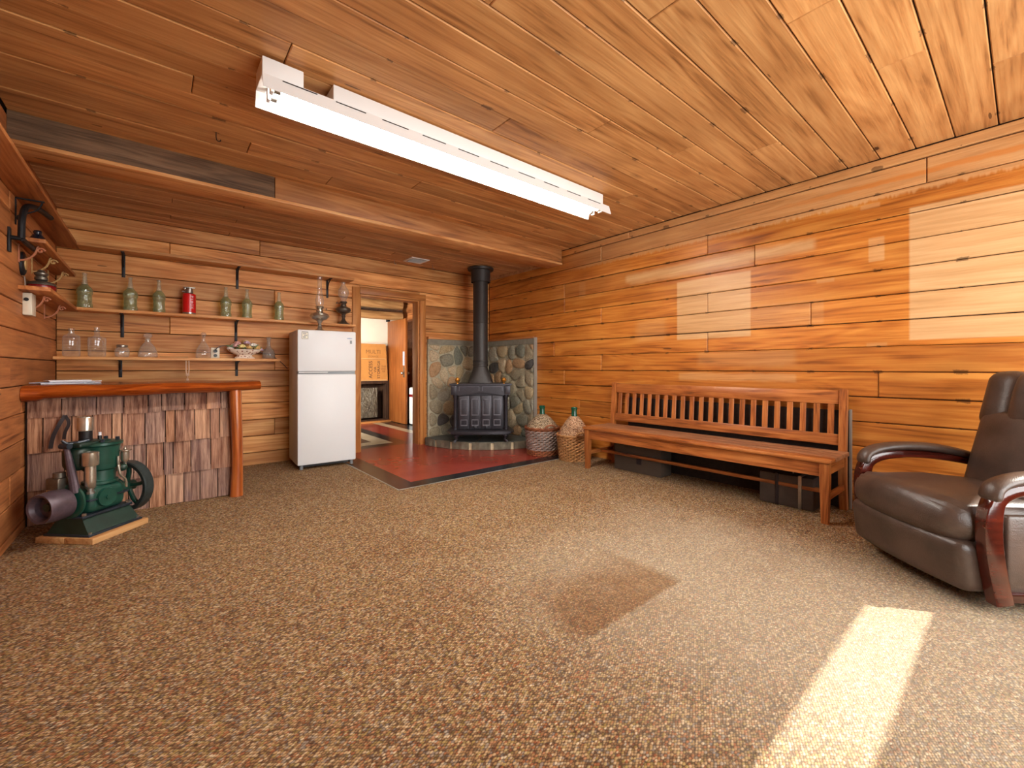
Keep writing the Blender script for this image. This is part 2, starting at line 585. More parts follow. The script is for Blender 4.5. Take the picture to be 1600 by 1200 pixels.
M['beam_dark'] = wood('weathered_beam', rgb(58, 42, 30), rgb(100, 76, 56), rgb(132, 102, 76), knots=0.1, var=0.1, rough=0.8, grain=1.6)
M['trim'] = wood('door_trim_fir', rgb(130, 74, 34), rgb(184, 116, 58), rgb(208, 146, 84), axis='Z', knots=0.10, var=0.15, rough=0.45)
M['trim_x'] = wood('door_head_fir', rgb(130, 74, 34), rgb(184, 116, 58), rgb(208, 146, 84), knots=0.10, var=0.15, rough=0.45)
M['bench_y'] = wood('bench_oak_y', rgb(92, 44, 18), rgb(158, 88, 38), rgb(190, 120, 62), axis='Y', knots=0, var=0.18, rough=0.36, spec=0.5, grain=1.8)
M['bench_z'] = wood('bench_oak_z', rgb(92, 44, 18), rgb(158, 88, 38), rgb(190, 120, 62), axis='Z', knots=0, var=0.18, rough=0.36, spec=0.5, grain=1.8)
M['bench_x'] = wood('bench_oak_x', rgb(92, 44, 18), rgb(158, 88, 38), rgb(190, 120, 62), axis='X', knots=0, var=0.18, rough=0.36, spec=0.5, grain=1.8)
M['seat_y'] = wood('bench_seat_worn', rgb(92, 56, 36), rgb(148, 98, 66), rgb(186, 138, 100), axis='Y', knots=0, var=0.12, rough=0.4, spec=0.5, grain=2.2)
M['varnish_x'] = wood('varnished_log_x', rgb(70, 24, 8), rgb(132, 54, 14), rgb(176, 86, 26), axis='X', knots=0.2, var=0.05, rough=0.22, spec=0.6)
M['varnish_z'] = wood('varnished_log_z', rgb(96, 40, 14), rgb(152, 74, 26), rgb(186, 108, 50), axis='Z', knots=0.2, var=0.05, rough=0.28, spec=0.6)
M['shingle'] = wood('cedar_shingle', rgb(96, 56, 40), rgb(158, 102, 76), rgb(196, 148, 118), axis='Z', knots=0, var=0.62, rough=0.75,
                    grain=2.6, red=(0.92, 0.74, 0.62, 1), bump=0.4)
t = NT('cedar_shingle_mix')
co = t.objco()
g1 = t.noise(t.scalev(co, (42, 42, 1.2)), 1.0, 4.0, 0.65)
g2 = t.noise(t.scalev(co, (130, 130, 3.0)), 1.0, 2.0, 0.6)
g3 = t.noise(t.scalev(co, (6, 6, 2.0)), 1.0, 3.0, 0.6)
rn = t.rand()
ca = t.ramp(t.math('FRACT', t.math('MULTIPLY', rn, 17.3)), [(0.0, rgb(168, 112, 80)), (0.16, rgb(132, 92, 78)), (0.30, rgb(194, 142, 104)), (0.44, rgb(116, 76, 60)),
            (0.56, rgb(180, 118, 72)), (0.70, rgb(150, 112, 98)), (0.82, rgb(142, 88, 58)), (0.92, rgb(200, 156, 126))], 'CONSTANT')
cd = t.mix(1.0, ca, (0.42, 0.36, 0.36, 1), 'MULTIPLY')
cl_ = t.mix(0.35, ca, rgb(222, 186, 158))
col = t.ramp(g1, [(0.36, (0, 0, 0, 1)), (0.64, (1, 1, 1, 1))])
sv = t.n('SeparateColor'); t.l(col, sv.inputs[0])
col = t.mix(sv.outputs[0], cd, cl_)
col = t.mix(t.math('MULTIPLY', t.smooth(g3, 0.5, 0.75), 0.45), col, rgb(112, 92, 96))
col = t.mix(t.math('MULTIPLY', t.smooth(g2, 0.52, 0.75), 0.5), col, cd)
M['shingle'] = t.bsdf(col, 0.75, 0.0, t.bump(t.math('ADD', g1, g2), 0.5, 0.01))
M['block'] = wood('plank_base', rgb(140, 92, 52), rgb(196, 146, 92), rgb(222, 178, 124), axis='X', knots=0, var=0.05, rough=0.7)
M['log'] = wood('peeled_log', rgb(110, 72, 40), rgb(172, 124, 76), rgb(206, 162, 108), axis='X', knots=0.3, var=0.1, rough=0.6)
M['slab_door'] = wood('veneer_door', rgb(96, 48, 18), rgb(140, 78, 34), rgb(164, 98, 48), axis='Z', knots=0, var=0.05, rough=0.4, grain=1.4)
M['dark_wood'] = wood('dark_stained_wood', rgb(34, 22, 16), rgb(58, 38, 26), rgb(82, 56, 38), axis='Z', knots=0, var=0.1, rough=0.6)
M['cherry'] = wood('cherry_arm', rgb(34, 9, 5), rgb(62, 17, 9), rgb(84, 26, 13), axis='Y', knots=0, var=0.05, rough=0.16, spec=0.65, bump=0.02)
M['gap'] = plain('dark_gap', rgb(38, 22, 14), 0.9)
M['white'] = plain('white_enamel', rgb(232, 232, 230), 0.35)
M['fridge'] = plain('fridge_white', rgb(222, 224, 226), 0.32, Specular_IOR_Level=0.22)
M['fridge_side'] = plain('fridge_grey_side', rgb(206, 212, 222), 0.6, nz=0.06, nscale=3.0)
M['grey_plastic'] = plain('grey_plastic', rgb(120, 124, 128), 0.4)
M['black_plastic'] = plain('black_plastic', rgb(22, 22, 24), 0.4)
M['black_iron'] = plain('black_iron', rgb(30, 30, 33), 0.5, 0.4, nz=0.25, nscale=30, bump=0.08)
M['stove'] = plain('cast_iron', rgb(56, 54, 60), 0.40, 0.45, nz=0.18, nscale=45, bump=0.10)
M['stove_edge'] = plain('cast_iron_worn_edge', rgb(112, 112, 120), 0.34, 0.5, nz=0.15, nscale=45)
M['pipe'] = plain('stove_pipe', rgb(54, 50, 48), 0.48, 0.35, nz=0.14, nscale=6, bump=0.02)
M['brass'] = plain('brass', rgb(222, 160, 70), 0.25, 0.75)
M['antique_gold'] = plain('antique_gold', rgb(186, 150, 96), 0.45, 0.35, nz=0.2, nscale=60)
M['copper'] = plain('copper_pink', rgb(180, 116, 84), 0.45, 0.3, nz=0.15, nscale=60)
M['steel'] = plain('steel', rgb(168, 166, 160), 0.3, 0.9, nz=0.12, nscale=20)
M['nickel'] = plain('old_nickel', rgb(196, 190, 176), 0.24, 0.85, nz=0.2, nscale=14, bump=0.04)
M['pewter'] = plain('dark_pewter', rgb(110, 104, 94), 0.34, 0.75, nz=0.25, nscale=18, bump=0.05)
M['green_paint'] = plain('engine_green', rgb(18, 66, 54), 0.34, 0.0, nz=0.28, nscale=12, bump=0.06, Specular_IOR_Level=0.6)
M['green_dark'] = plain('engine_dark_green', rgb(16, 46, 36), 0.4, 0.0, nz=0.3, nscale=14, bump=0.06, Specular_IOR_Level=0.6)
M['purple_paint'] = plain('pulley_worn_paint', rgb(82, 68, 76), 0.45, 0.25, nz=0.25, nscale=30, bump=0.05)
M['rim'] = plain('flywheel_rim', rgb(52, 62, 62), 0.38, 0.35, nz=0.25, nscale=16, bump=0.05)
M['slate_paint'] = plain('engine_bed', rgb(44, 52, 62), 0.4, 0.3, nz=0.3, nscale=16)
M['ext_red'] = plain('extinguisher_red', rgb(208, 18, 22), 0.28, Specular_IOR_Level=0.6)
M['red_paint'] = plain('lantern_red', rgb(120, 14, 22), 0.25, Specular_IOR_Level=0.6)
M['leather'] = None
M['black_leather'] = plain('strap_leather', rgb(36, 28, 32), 0.5, nz=0.3, nscale=40)
M['paper'] = plain('paper', rgb(226, 230, 238), 0.7)
M['paper2'] = plain('paper_print', rgb(178, 186, 204), 0.6, nz=0.3, nscale=50)
M['ink'] = plain('ink', rgb(34, 26, 30), 0.8)
M['ink_soft'] = plain('ink_faded', rgb(126, 84, 44), 0.8)
M['cardboard'] = plain('cardboard', rgb(190, 128, 62), 0.8, nz=0.07, nscale=8)
M['cardboard2'] = plain('cardboard_dim', rgb(72, 60, 50), 0.8, nz=0.10, nscale=8)
M['drywall'] = plain('drywall', rgb(240, 226, 206), 0.9, nz=0.04, nscale=2)
M['ivory'] = plain('ivory_plastic', rgb(224, 214, 192), 0.4)
M['tan_plastic'] = plain('tan_plastic', rgb(206, 168, 140), 0.45)
M['screw'] = plain('screw_head', rgb(190, 186, 176), 0.4, 0.7)
M['fabric_dark'] = plain('dark_panel', rgb(36, 24, 18), 0.7, nz=0.5, nscale=26)
M['glass_clear'] = glassy('clear_glass', (0.95, 0.965, 0.96, 1), 0.05, (0.9, 0.92, 0.92, 1), edge=0.5, base=0.09)
M['glass_etched'] = glassy('etched_glass', (0.94, 0.955, 0.94, 1), 0.10, (0.92, 0.94, 0.93, 1), 0.12, 0.5, edge=0.4, base=0.12)
M['glass_green'] = glassy('green_glass', (0.66, 0.76, 0.56, 1), 0.16, (0.54, 0.68, 0.42, 1), 0.06, 1.0, edge=0.4, base=0.16)
M['glass_neck'] = glassy('bottle_neck_glass', (0.84, 0.88, 0.78, 1), 0.16, (0.80, 0.80, 0.74, 1), 0.15, 0.3)
M['glass_bottle_green'] = plain('dark_green_glass', rgb(12, 74, 54), 0.1, Specular_IOR_Level=0.7)
M['glass_pane'] = glassy('window_pane', (0.97, 0.98, 0.98, 1), 0.0)
M['plastic_wrap'] = None
M['vinyl_trim'] = plain('metal_edge', rgb(168, 172, 166), 0.4, 0.6)

# leather with creases
t = NT('brown_leather')
co = t.objco(False)
v = t.vor(co, 260.0, 'SMOOTH_F1').outputs['Distance']
n = t.noise(co, 5.0, 4.0, 0.6)
crease = t.noise(t.scalev(co, (6, 3, 14)), 1.0, 3.0, 0.6, 2.0)
c = t.ramp(n, [(0.3, rgb(50, 38, 32)), (0.7, rgb(80, 62, 52))])
M['leather'] = t.bsdf(c, t.math('MULTIPLY_ADD', n, 0.18, 0.30), 0.0,
                      t.bump(t.math('ADD', t.math('MULTIPLY', v, 0.35), crease), 0.18, 0.012), Specular_IOR_Level=0.55)
# crumpled clear plastic wrap over a pane
t = NT('plastic_wrap')
n = t.noise(t.scalev(t.objco(), (9, 9, 4)), 1.0, 4.0, 0.65, 3.0)
M['plastic_wrap'] = t.bsdf(t.ramp(n, [(0.35, rgb(72, 62, 50)), (0.62, rgb(120, 112, 94)), (0.8, rgb(200, 196, 184))]), 0.15, 0.0, t.bump(n, 0.9, 0.05))

# wicker (fine straw cover on the bottles)
def wicker(name, a, b, c_, sc):
    t = NT(name)
    co = t.objco()
    v = t.vor(t.scalev(co, (1, 1, 1.5)), sc)
    s = t.n('SeparateColor'); t.l(v.outputs['Color'], s.inputs[0])
    col = t.ramp(s.outputs[0], [(0.1, a), (0.5, b), (0.9, c_)])
    col = t.mix(t.smooth(v.outputs['Distance'], 0.45, 0.75), col, tuple(q * 0.3 for q in a[:3]) + (1,))
    return t.bsdf(col, 0.75, 0.0, t.bump(v.outputs['Distance'], 0.6, -0.01))
M['straw_grey'] = wicker('straw_grey', rgb(120, 96, 70), rgb(168, 144, 112), rgb(206, 188, 160), 95)
M['straw_warm'] = wicker('straw_warm', rgb(142, 96, 62), rgb(192, 146, 108), rgb(222, 190, 156), 105)
M['reed_grey'] = plain('reed_grey', rgb(142, 126, 118), 0.6, nz=0.28, nscale=26)
M['reed_red'] = plain('reed_reddish', rgb(136, 78, 46), 0.6, nz=0.3, nscale=30)
M['reed_tan'] = plain('reed_tan', rgb(170, 122, 74), 0.6, nz=0.32, nscale=30)
M['reed_dark'] = plain('reed_inner', rgb(66, 42, 26), 0.8)

# stones: a colour of its own for every stone, speckled
t = NT('field_stone')
co = t.objco()
r_ = t.rand()
base = t.ramp(t.math('FRACT', t.math('MULTIPLY', r_, 9.17)),
              [(0.00, rgb(168, 156, 130)), (0.18, rgb(188, 168, 132)), (0.34, rgb(146, 142, 124)), (0.48, rgb(200, 180, 148)),
               (0.60, rgb(126, 128, 114)), (0.70, rgb(186, 150, 112)), (0.80, rgb(174, 168, 150)), (0.90, rgb(84, 80, 78))], 'CONSTANT')
sp = t.noise(co, 70.0, 4.0, 0.75)
col = t.mix(1.0, base, t.ramp(sp, [(0.32, (0.36, 0.35, 0.33, 1)), (0.5, (0.95, 0.95, 0.95, 1)), (0.72, (1.25, 1.22, 1.12, 1))]), 'MULTIPLY')
bl = t.noise(co, 11.0, 3.0, 0.6)
col = t.mix(t.smooth(bl, 0.55, 0.75), col, t.mix(1.0, col, (0.80, 0.72, 0.58, 1), 'MULTIPLY'))
M['stone'] = t.bsdf(col, 0.75, 0.0, t.bump(t.math('ADD', bl, t.math('MULTIPLY', sp, 0.8)), 0.8, 0.02))
M['mortar'] = plain('mortar', rgb(172, 164, 140), 0.9, nz=0.22, nscale=30, bump=0.4)
M['mortar_light'] = plain('mortar_pale', rgb(196, 180, 148), 0.9, nz=0.15, nscale=25, bump=0.3)
M['cement'] = plain('cement_cap', rgb(128, 124, 110), 0.9, nz=0.15, nscale=20, bump=0.3)
M['slate'] = plain('slate', rgb(78, 82, 78), 0.6, nz=0.35, nscale=9, bump=0.25)
M['slate_edge'] = plain('slate_edge', rgb(104, 98, 82), 0.7, nz=0.35, nscale=14, bump=0.3)

# vinyl floor colours, scuffed and glossy
def vinyl(name, c1, c2):
    t = NT(name)
    co = t.objco()
    n = t.noise(co, 3.0, 5.0, 0.55)
    col = t.ramp(n, [(0.25, c1), (0.75, c2)])
    sc = t.noise(t.scalev(co, (14, 60, 1), (0, 0, 0.5)), 1.0, 3.0, 0.7)
    col = t.mix(t.math('MULTIPLY', t.smooth(sc, 0.70, 0.80), 0.04), col, rgb(206, 190, 176))
    return t.bsdf(col, 0.24, 0.0, None, Specular_IOR_Level=0.4)
M['vinyl_red'] = vinyl('vinyl_red', rgb(136, 52, 42), rgb(154, 66, 52))
M['vinyl_black'] = vinyl('vinyl_black', rgb(18, 20, 24), rgb(44, 44, 46))
M['vinyl_cream'] = vinyl('vinyl_cream', rgb(176, 160, 128), rgb(208, 194, 164))
M['vinyl_brown'] = vinyl('vinyl_brown', rgb(84, 58, 42), rgb(112, 80, 58))

# carpet: rows of flecked loops, paler and browner areas with shapes of their own
t = NT('loop_carpet')
g = t.n('NewGeometry').outputs['Position']
vec = t.scalev(g, (1.0, 1.55, 1.0), (0, 0, R(52)))
vo = t.vor(vec, 92.0, 'F1', 0.55)
s = t.n('SeparateColor'); t.l(vo.outputs['Color'], s.inputs[0])
clump = t.noise(g, 26.0, 2.0, 0.6)
pick = t.math('ADD', t.math('MULTIPLY', s.outputs[0], 0.66), t.math('MULTIPLY_ADD', clump, 0.35, 0.0), clamp=True)
col = t.ramp(pick, [(0.00, rgb(62, 46, 38)), (0.20, rgb(104, 76, 54)), (0.38, rgb(140, 104, 70)), (0.55, rgb(154, 124, 86)),
                    (0.70, rgb(178, 148, 110)), (0.85, rgb(194, 174, 144)), (1.0, rgb(212, 200, 178))])
# odd threads: rust, olive and blue grey
odd = t.ramp(s.outputs[1], [(0.0, rgb(156, 86, 52)), (0.14, rgb(150, 130, 70)), (0.28, rgb(126, 124, 122))], 'CONSTANT')
col = t.mix(t.math('MULTIPLY', t.math('LESS_THAN', s.outputs[1], 0.40), 0.55), col, odd)
col = t.mix(t.math('MULTIPLY', t.smooth(vo.outputs['Distance'], 0.38, 0.78), 0.75), col, rgb(46, 32, 24))
sx = t.n('SeparateXYZ'); t.l(g, sx.inputs[0])
X, Y = sx.outputs[0], sx.outputs[1]
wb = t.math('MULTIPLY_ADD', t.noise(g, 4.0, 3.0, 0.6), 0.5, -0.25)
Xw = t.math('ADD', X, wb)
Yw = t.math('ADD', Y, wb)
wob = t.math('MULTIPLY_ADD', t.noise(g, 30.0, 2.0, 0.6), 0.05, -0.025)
# paler, soft-edged area towards the front wall
pale_area = t.math('MULTIPLY', t.math('MULTIPLY', t.smooth(Xw, 0.9, 1.9), t.math('SUBTRACT', 1.0, t.smooth(Xw, 2.7, 3.5))),
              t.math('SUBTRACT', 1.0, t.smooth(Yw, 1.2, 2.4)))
col = t.mix(t.math('MULTIPLY', pale_area, 0.42), col, t.mix(0.55, col, rgb(226, 218, 196)))
# straight-edged browner patch, soft on its far side
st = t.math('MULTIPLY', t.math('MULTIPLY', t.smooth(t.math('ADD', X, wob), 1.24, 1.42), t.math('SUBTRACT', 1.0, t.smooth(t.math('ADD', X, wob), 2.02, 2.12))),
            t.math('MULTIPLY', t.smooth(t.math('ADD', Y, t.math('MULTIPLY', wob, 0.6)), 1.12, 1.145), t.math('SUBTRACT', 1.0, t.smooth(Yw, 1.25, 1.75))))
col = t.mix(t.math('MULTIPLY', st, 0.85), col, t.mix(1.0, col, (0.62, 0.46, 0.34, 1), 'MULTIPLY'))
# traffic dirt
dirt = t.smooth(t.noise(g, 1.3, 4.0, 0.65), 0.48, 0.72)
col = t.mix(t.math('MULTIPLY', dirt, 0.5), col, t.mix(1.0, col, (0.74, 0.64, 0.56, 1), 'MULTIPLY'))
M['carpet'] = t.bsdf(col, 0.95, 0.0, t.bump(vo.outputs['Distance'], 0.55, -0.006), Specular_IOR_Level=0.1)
# ================================================================== the room shell
XL, XR, YF, YB, ZC, ZL = -0.70, 4.15, -1.00, 5.58, 2.66, 2.55
CZ = 0.008   # carpet top

# ---- floor: carpet with the vinyl corner left free
floor = MB()
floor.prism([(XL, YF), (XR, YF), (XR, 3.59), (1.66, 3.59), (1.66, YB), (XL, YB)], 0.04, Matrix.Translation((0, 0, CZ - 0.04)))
floor = struct(floor.obj('floor', M['carpet'], smooth=0), 'brown flecked loop carpet with traffic dirt, paler and browner areas')
edge = MB()
edge.b2((1.655, 3.582, 0.0), (XR, 3.594, CZ + 0.003)); edge.b2((1.655, 3.594, 0.0), (1.667, YB, CZ + 0.003))
edge.obj('edge_strip', M['vinyl_trim'], floor, smooth=0)

vin = setting('floor_vinyl', 'red vinyl floor with black border')
def vtile(x0, y0, x1, y1, mat, z=0.0):
    m = MB(); m.b2((x0, y0, z - 0.03), (x1, y1, z)); return m.obj('vinyl_tile', mat, vin, smooth=0)
vtile(1.667, 3.594, XR, 3.80, M['vinyl_black'])
vtile(1.667, 3.80, 1.885, YB, M['vinyl_black'])
vtile(1.885, 3.80, XR, YB + 0.18, M['vinyl_red'])
# next room: red field, black square, cream and brown bands
vtile(0.6, 5.76, 2.87, 5.98, M['vinyl_black'])
vtile(2.68, 5.98, 2.87, 8.75, M['vinyl_black'])
vtile(0.6, 5.98, 2.68, 6.22, M['vinyl_cream'])
vtile(2.45, 6.22, 2.68, 8.75, M['vinyl_cream'])
vtile(0.6, 6.22, 2.45, 8.75, M['vinyl_brown'])
vtile(2.87, 5.76, 3.30, 8.75, M['vinyl_red'])
vtile(3.30, 5.76, 3.46, 8.75, M['vinyl_cream'])
vtile(3.46, 5.76, 4.20, 8.75, M['vinyl_black'])

# ---- right wall: horizontal boards, each its own piece
wr = MB(); wr.b2((XR + 0.02, YF - 0.1, -0.05), (XR + 0.12, 8.8, ZC + 0.1))
wr = struct(wr.obj('wall_right', M['gap'], smooth=0), 'orange fir board wall with pale picture marks')
rows = [(2.58, 2.655)] + [(2.40, 2.578)] + [(2.40 - 0.19 * (i + 1), 2.40 - 0.19 * i) for i in range(12)] + [(0.0, 0.12)]
studs = [4.43, 3.91, 3.30, 2.62, 2.00, 1.57, 1.14, 0.71, 0.10, -0.45]
joints = {0: [2.9], 1: [0.45, 3.3], 2: [2.0], 3: [1.57, 3.91], 4: [3.91], 5: [2.0, 3.3], 6: [1.14], 7: [2.0, 4.1], 8: [3.3], 9: [0.71, 3.91],
          10: [2.62], 11: [3.65, 0.1], 12: [1.14], 13: [2.62, 0.71], 14: [1.57]}
for i, (z0, z1) in enumerate(rows):
    cuts = [YF] + sorted(joints[i]) + [YB]
    for a, b in zip(cuts[:-1], cuts[1:]):
        dz = random.uniform(-0.0015, 0.0015)
        T = 0.022 + random.uniform(-0.003, 0.003) + (0.012 if i == 0 else 0)
        board('board', 'right', (XR + 0.021, (a + b) / 2, (z0 + z1) / 2 + dz), b - a - 0.004, z1 - z0 - 0.006, T, M['pine_right'], wr,
              0.005, random.uniform(-0.0006, 0.0006))

# ---- back wall with the doorway
DX0, DX1, DZ = 2.04, 2.90, 2.07
wb_ = MB()
wb_.b2((XL - 0.1, YB + 0.02, -0.05), (DX0, YB + 0.16, ZC + 0.1))
wb_.b2((DX1, YB + 0.02, -0.05), (XR + 0.02, YB + 0.16, ZC + 0.1))
wb_.b2((DX0, YB + 0.02, DZ), (DX1, YB + 0.16, ZC + 0.1))
wb_ = struct(wb_.obj('wall_back', M['gap'], smooth=0), 'fir board wall behind the shelves and the stove')
zb = [0.0, 0.144, 0.33, 0.516, 0.702, 0.888, 1.074, 1.26, 1.446, 1.632, 1.818, 2.004, 2.19, 2.376, 2.55]
for i in range(len(zb) - 1):
    z0, z1 = zb[i], zb[i + 1]
    spans = [(XL, DX0), (DX1, XR)] if z0 < DZ else [(XL, XR)]
    for (a, b) in spans:
        cut = [a]
        if b - a > 2.5 and i % 2 == 0: cut.append(random.choice([0.42, 1.05, 0.1]))
        elif b - a > 4: cut.append(random.choice([0.9, 1.6]))
        cut.append(b)
        for p, q in zip(cut[:-1], cut[1:]):
            board('board', 'back', ((p + q) / 2, YB + 0.021, (z0 + z1) / 2), q - p - 0.004, z1 - z0 - 0.0065,
                  0.021 + random.uniform(-0.003, 0.003), M['pine_back'], wb_, 0.004, random.uniform(-0.0006, 0.0006))

board('board', 'back', ((DX0 + DX1) / 2, YB + 0.021, (DZ + 0.088 + 2.19) / 2), DX1 - DX0, 2.19 - DZ - 0.092, 0.021, M['pine_back'], wb_)
# ---- left wall
wl = MB(); wl.b2((XL - 0.12, YF - 0.1, -0.05), (XL - 0.02, YB + 0.1, ZC + 0.1))
wl = struct(wl.obj('wall_left', M['gap'], smooth=0), 'dark reddish board wall')
z = 0.0
zl = [0.0, 0.06] + [0.06 + 0.184 * (k + 1) for k in range(14)]
for i in range(len(zl) - 1):
    z0, z1 = zl[i], min(zl[i + 1], ZC)
    if z1 - z0 < 0.02: continue
    cut = [YF] + ([4.30] if i in (3, 5) else [random.choice([4.02, 2.9, 3.6])]) + [YB]
    for p, q in zip(cut[:-1], cut[1:]):
        board('board', 'left', (XL - 0.021, (p + q) / 2, (z0 + z1) / 2), q - p - 0.004, z1 - z0 - 0.006,
              0.021 + random.uniform(-0.003, 0.003), M['pine_left'], wl, 0.004)

# ---- ceiling boards, high part
ce = MB(); ce.b2((XL - 0.1, YF - 0.1, ZC + 0.012), (XR + 0.12, 4.3, ZC + 0.12))
ce = struct(ce.obj('ceiling', M['gap'], smooth=0), 'wide fir board ceiling with knots')
yy = 0.115 - 0.195 * 6
k = 0
while yy < 3.95:
    y1 = yy + 0.195
    a0, a1 = max(yy, YF), min(y1, 4.0)
    cut = [XL] + {0: [1.1], 1: [2.9], 2: [0.15, 2.2], 3: [], 4: [1.7], 5: [0.5, 3.3]}[k % 6] + [XR]
    if a1 - a0 > 0.03:
        for p, q in zip(cut[:-1], cut[1:]):
            board('board', 'ceil', ((p + q) / 2, (a0 + a1) / 2, ZC + 0.013), q - p - 0.004, a1 - a0 - 0.006,
                  0.014 + random.uniform(-0.002, 0.002), M['pine_ceil'], ce, 0.004, random.uniform(-0.0004, 0.0004))
    yy = y1; k += 1

# ---- ceiling boards, lower part behind the beam
cl = MB(); cl.b2((XL - 0.1, 4.15, ZL + 0.012), (XR + 0.12, YB + 0.1, ZL + 0.10))
cl = struct(cl.obj('ceiling_alcove', M['gap'], smooth=0), 'darker narrow board ceiling behind the beam')
yy = 4.15; k = 0
while yy < YB - 0.01:
    y1 = min(yy + 0.13, YB)
    cut = [XL] + [[0.1], [1.6], [0.6, 2.9], [2.3]][k % 4] + [XR]
    for p, q in zip(cut[:-1], cut[1:]):
        board('board', 'ceil', ((p + q) / 2, (yy + y1) / 2, ZL + 0.013), q - p - 0.003, y1 - yy - 0.003,
              0.014 + random.uniform(-0.002, 0.002), M['pine_low'], cl, 0.003)
    yy = y1; k += 1
tr = MB(); tr.b2((XR - 0.03, 4.20, ZL - 0.045), (XR, YB, ZL)); struct(tr.obj('trim_4', M['pine_low'], smooth=0), 'dark strip where the low ceiling meets the wall')

# ---- beam across the ceiling, boxed from two lengths
bm_ = setting('ceiling_beam', 'boxed fir beam across the ceiling, weathered grey at one end')
m = MB(); m.b2((XL, 3.93, 2.49), (0.74, 4.19, ZC + 0.01), 0.006); m.obj('beam_length', M['beam_dark'], bm_)
m = MB(); m.b2((0.743, 3.93, 2.49), (XR - 0.03, 4.19, ZC + 0.01), 0.006); m.obj('beam_length', M['beam'], bm_)
m = MB(); m.b2((XL, 3.92, 2.462), (XR - 0.03, 4.20, 2.489), 0.005); m.obj('beam_soffit', M['shelf'], bm_)

# ---- doorway trim
def trim(n, lo, hi, mat): 
    m = MB(); m.b2(lo, hi, 0.004); return struct(m.obj('trim_%d' % n, mat), 'plain fir door casing')
trim(1, (DX0 - 0.10, YB - 0.022, 0.0), (DX0 - 0.003, YB - 0.001, DZ + 0.085), M['trim'])
trim(2, (DX1 + 0.003, YB - 0.022, 0.0), (DX1 + 0.095, YB - 0.001, DZ + 0.0), M['trim'])
trim(3, (DX0 - 0.002, YB - 0.022, DZ + 0.003), (DX1 + 0.095, YB - 0.001, DZ + 0.085), M['trim_x'])
trim(5, (DX1 - 0.022, YB + 0.0, 0.0), (DX1 + 0.002, YB + 0.17, DZ), M['trim'])
trim(6, (DX0 - 0.002, YB + 0.0, 0.0), (DX0 + 0.02, YB + 0.17, DZ), M['trim'])
trim(7, (DX0 + 0.02, YB + 0.0, DZ - 0.022), (DX1 - 0.022, YB + 0.17, DZ + 0.002), M['trim_x'])

# ---- front wall behind the camera: long window, rail, transom
WX0, WX1 = 0.75, 3.98
wf = MB()
wf.b2((XL - 0.1, YF - 0.10, -0.05), (WX0, YF, ZC + 0.1))
wf.b2((WX1, YF - 0.10, -0.05), (XR + 0.12, YF, ZC + 0.1))
wf.b2((WX0, YF - 0.10, -0.05), (WX1, YF, 0.35))
wf.b2((WX0, YF - 0.10, 1.60), (WX1, YF, 1.90))
wf.b2((WX0, YF - 0.10, 2.35), (WX1, YF, ZC + 0.1))
struct(wf.obj('wall_front', M['pine_left'], smooth=0), 'board wall with the windows')
for n, (z0, z1) in enumerate(((0.35, 1.60), (1.90, 2.35))):
    w = setting('window_%d' % (n + 1), 'wide wooden window of the front wall')
    f = MB()
    for (lo, hi) in (((WX0, z0), (WX1, z0 + 0.03)), ((WX0, z1 - 0.03), (WX1, z1)), ((WX0, z0), (WX0 + 0.04, z1)), ((WX1 - 0.04, z0), (WX1, z1)), ((2.14, z0), (2.20, z1))):
        f.b2((lo[0], YF - 0.08, lo[1]), (hi[0], YF - 0.03, hi[1]))
    f.obj('window_frame', M['trim_x'], w, smooth=0)
    for (a, b) in ((WX0 + 0.04, 2.14), (2.20, WX1 - 0.04)):
        g = MB(); g.b2((a, YF - 0.058, z0 + 0.03), (b, YF - 0.054, z1 - 0.03)); g.obj('pane', M['glass_pane'], w, smooth=0)

# ---- the next room seen through the doorway
s = MB()
s.b2((0.5, 8.75, -0.05), (4.3, 8.85, 2.75))
struct(s.obj('wall_store_back', M['drywall'], smooth=0), 'pale bare wall of the next room')
s = MB(); s.b2((0.45, 5.74, -0.05), (0.55, 8.8, 1.0)); s.b2((0.45, 5.74, 2.0), (0.55, 8.8, 2.75)); s.b2((0.45, 5.74, 1.0), (0.55, 5.86, 2.0)); s.b2((0.45, 6.84, 1.0), (0.55, 8.8, 2.0))  # unseen opening added to let the fill lamp shine in
struct(s.obj('wall_store_left', M['drywall'], smooth=0), 'side wall of the next room with an added opening for fill light')
s = MB(); s.b2((0.45, 5.72, 2.62), (4.3, 8.85, 2.72)); struct(s.obj('ceiling_store', M['dark_wood'], smooth=0), 'dark ceiling of the next room')
wsr = setting('wall_store_right', 'brown board wall of the next room')
for i in range(14):
    board('board', 'right', (4.16, 7.25, 0.095 + 0.19 * i), 3.0, 0.186, 0.02, M['pine_left'], wsr)
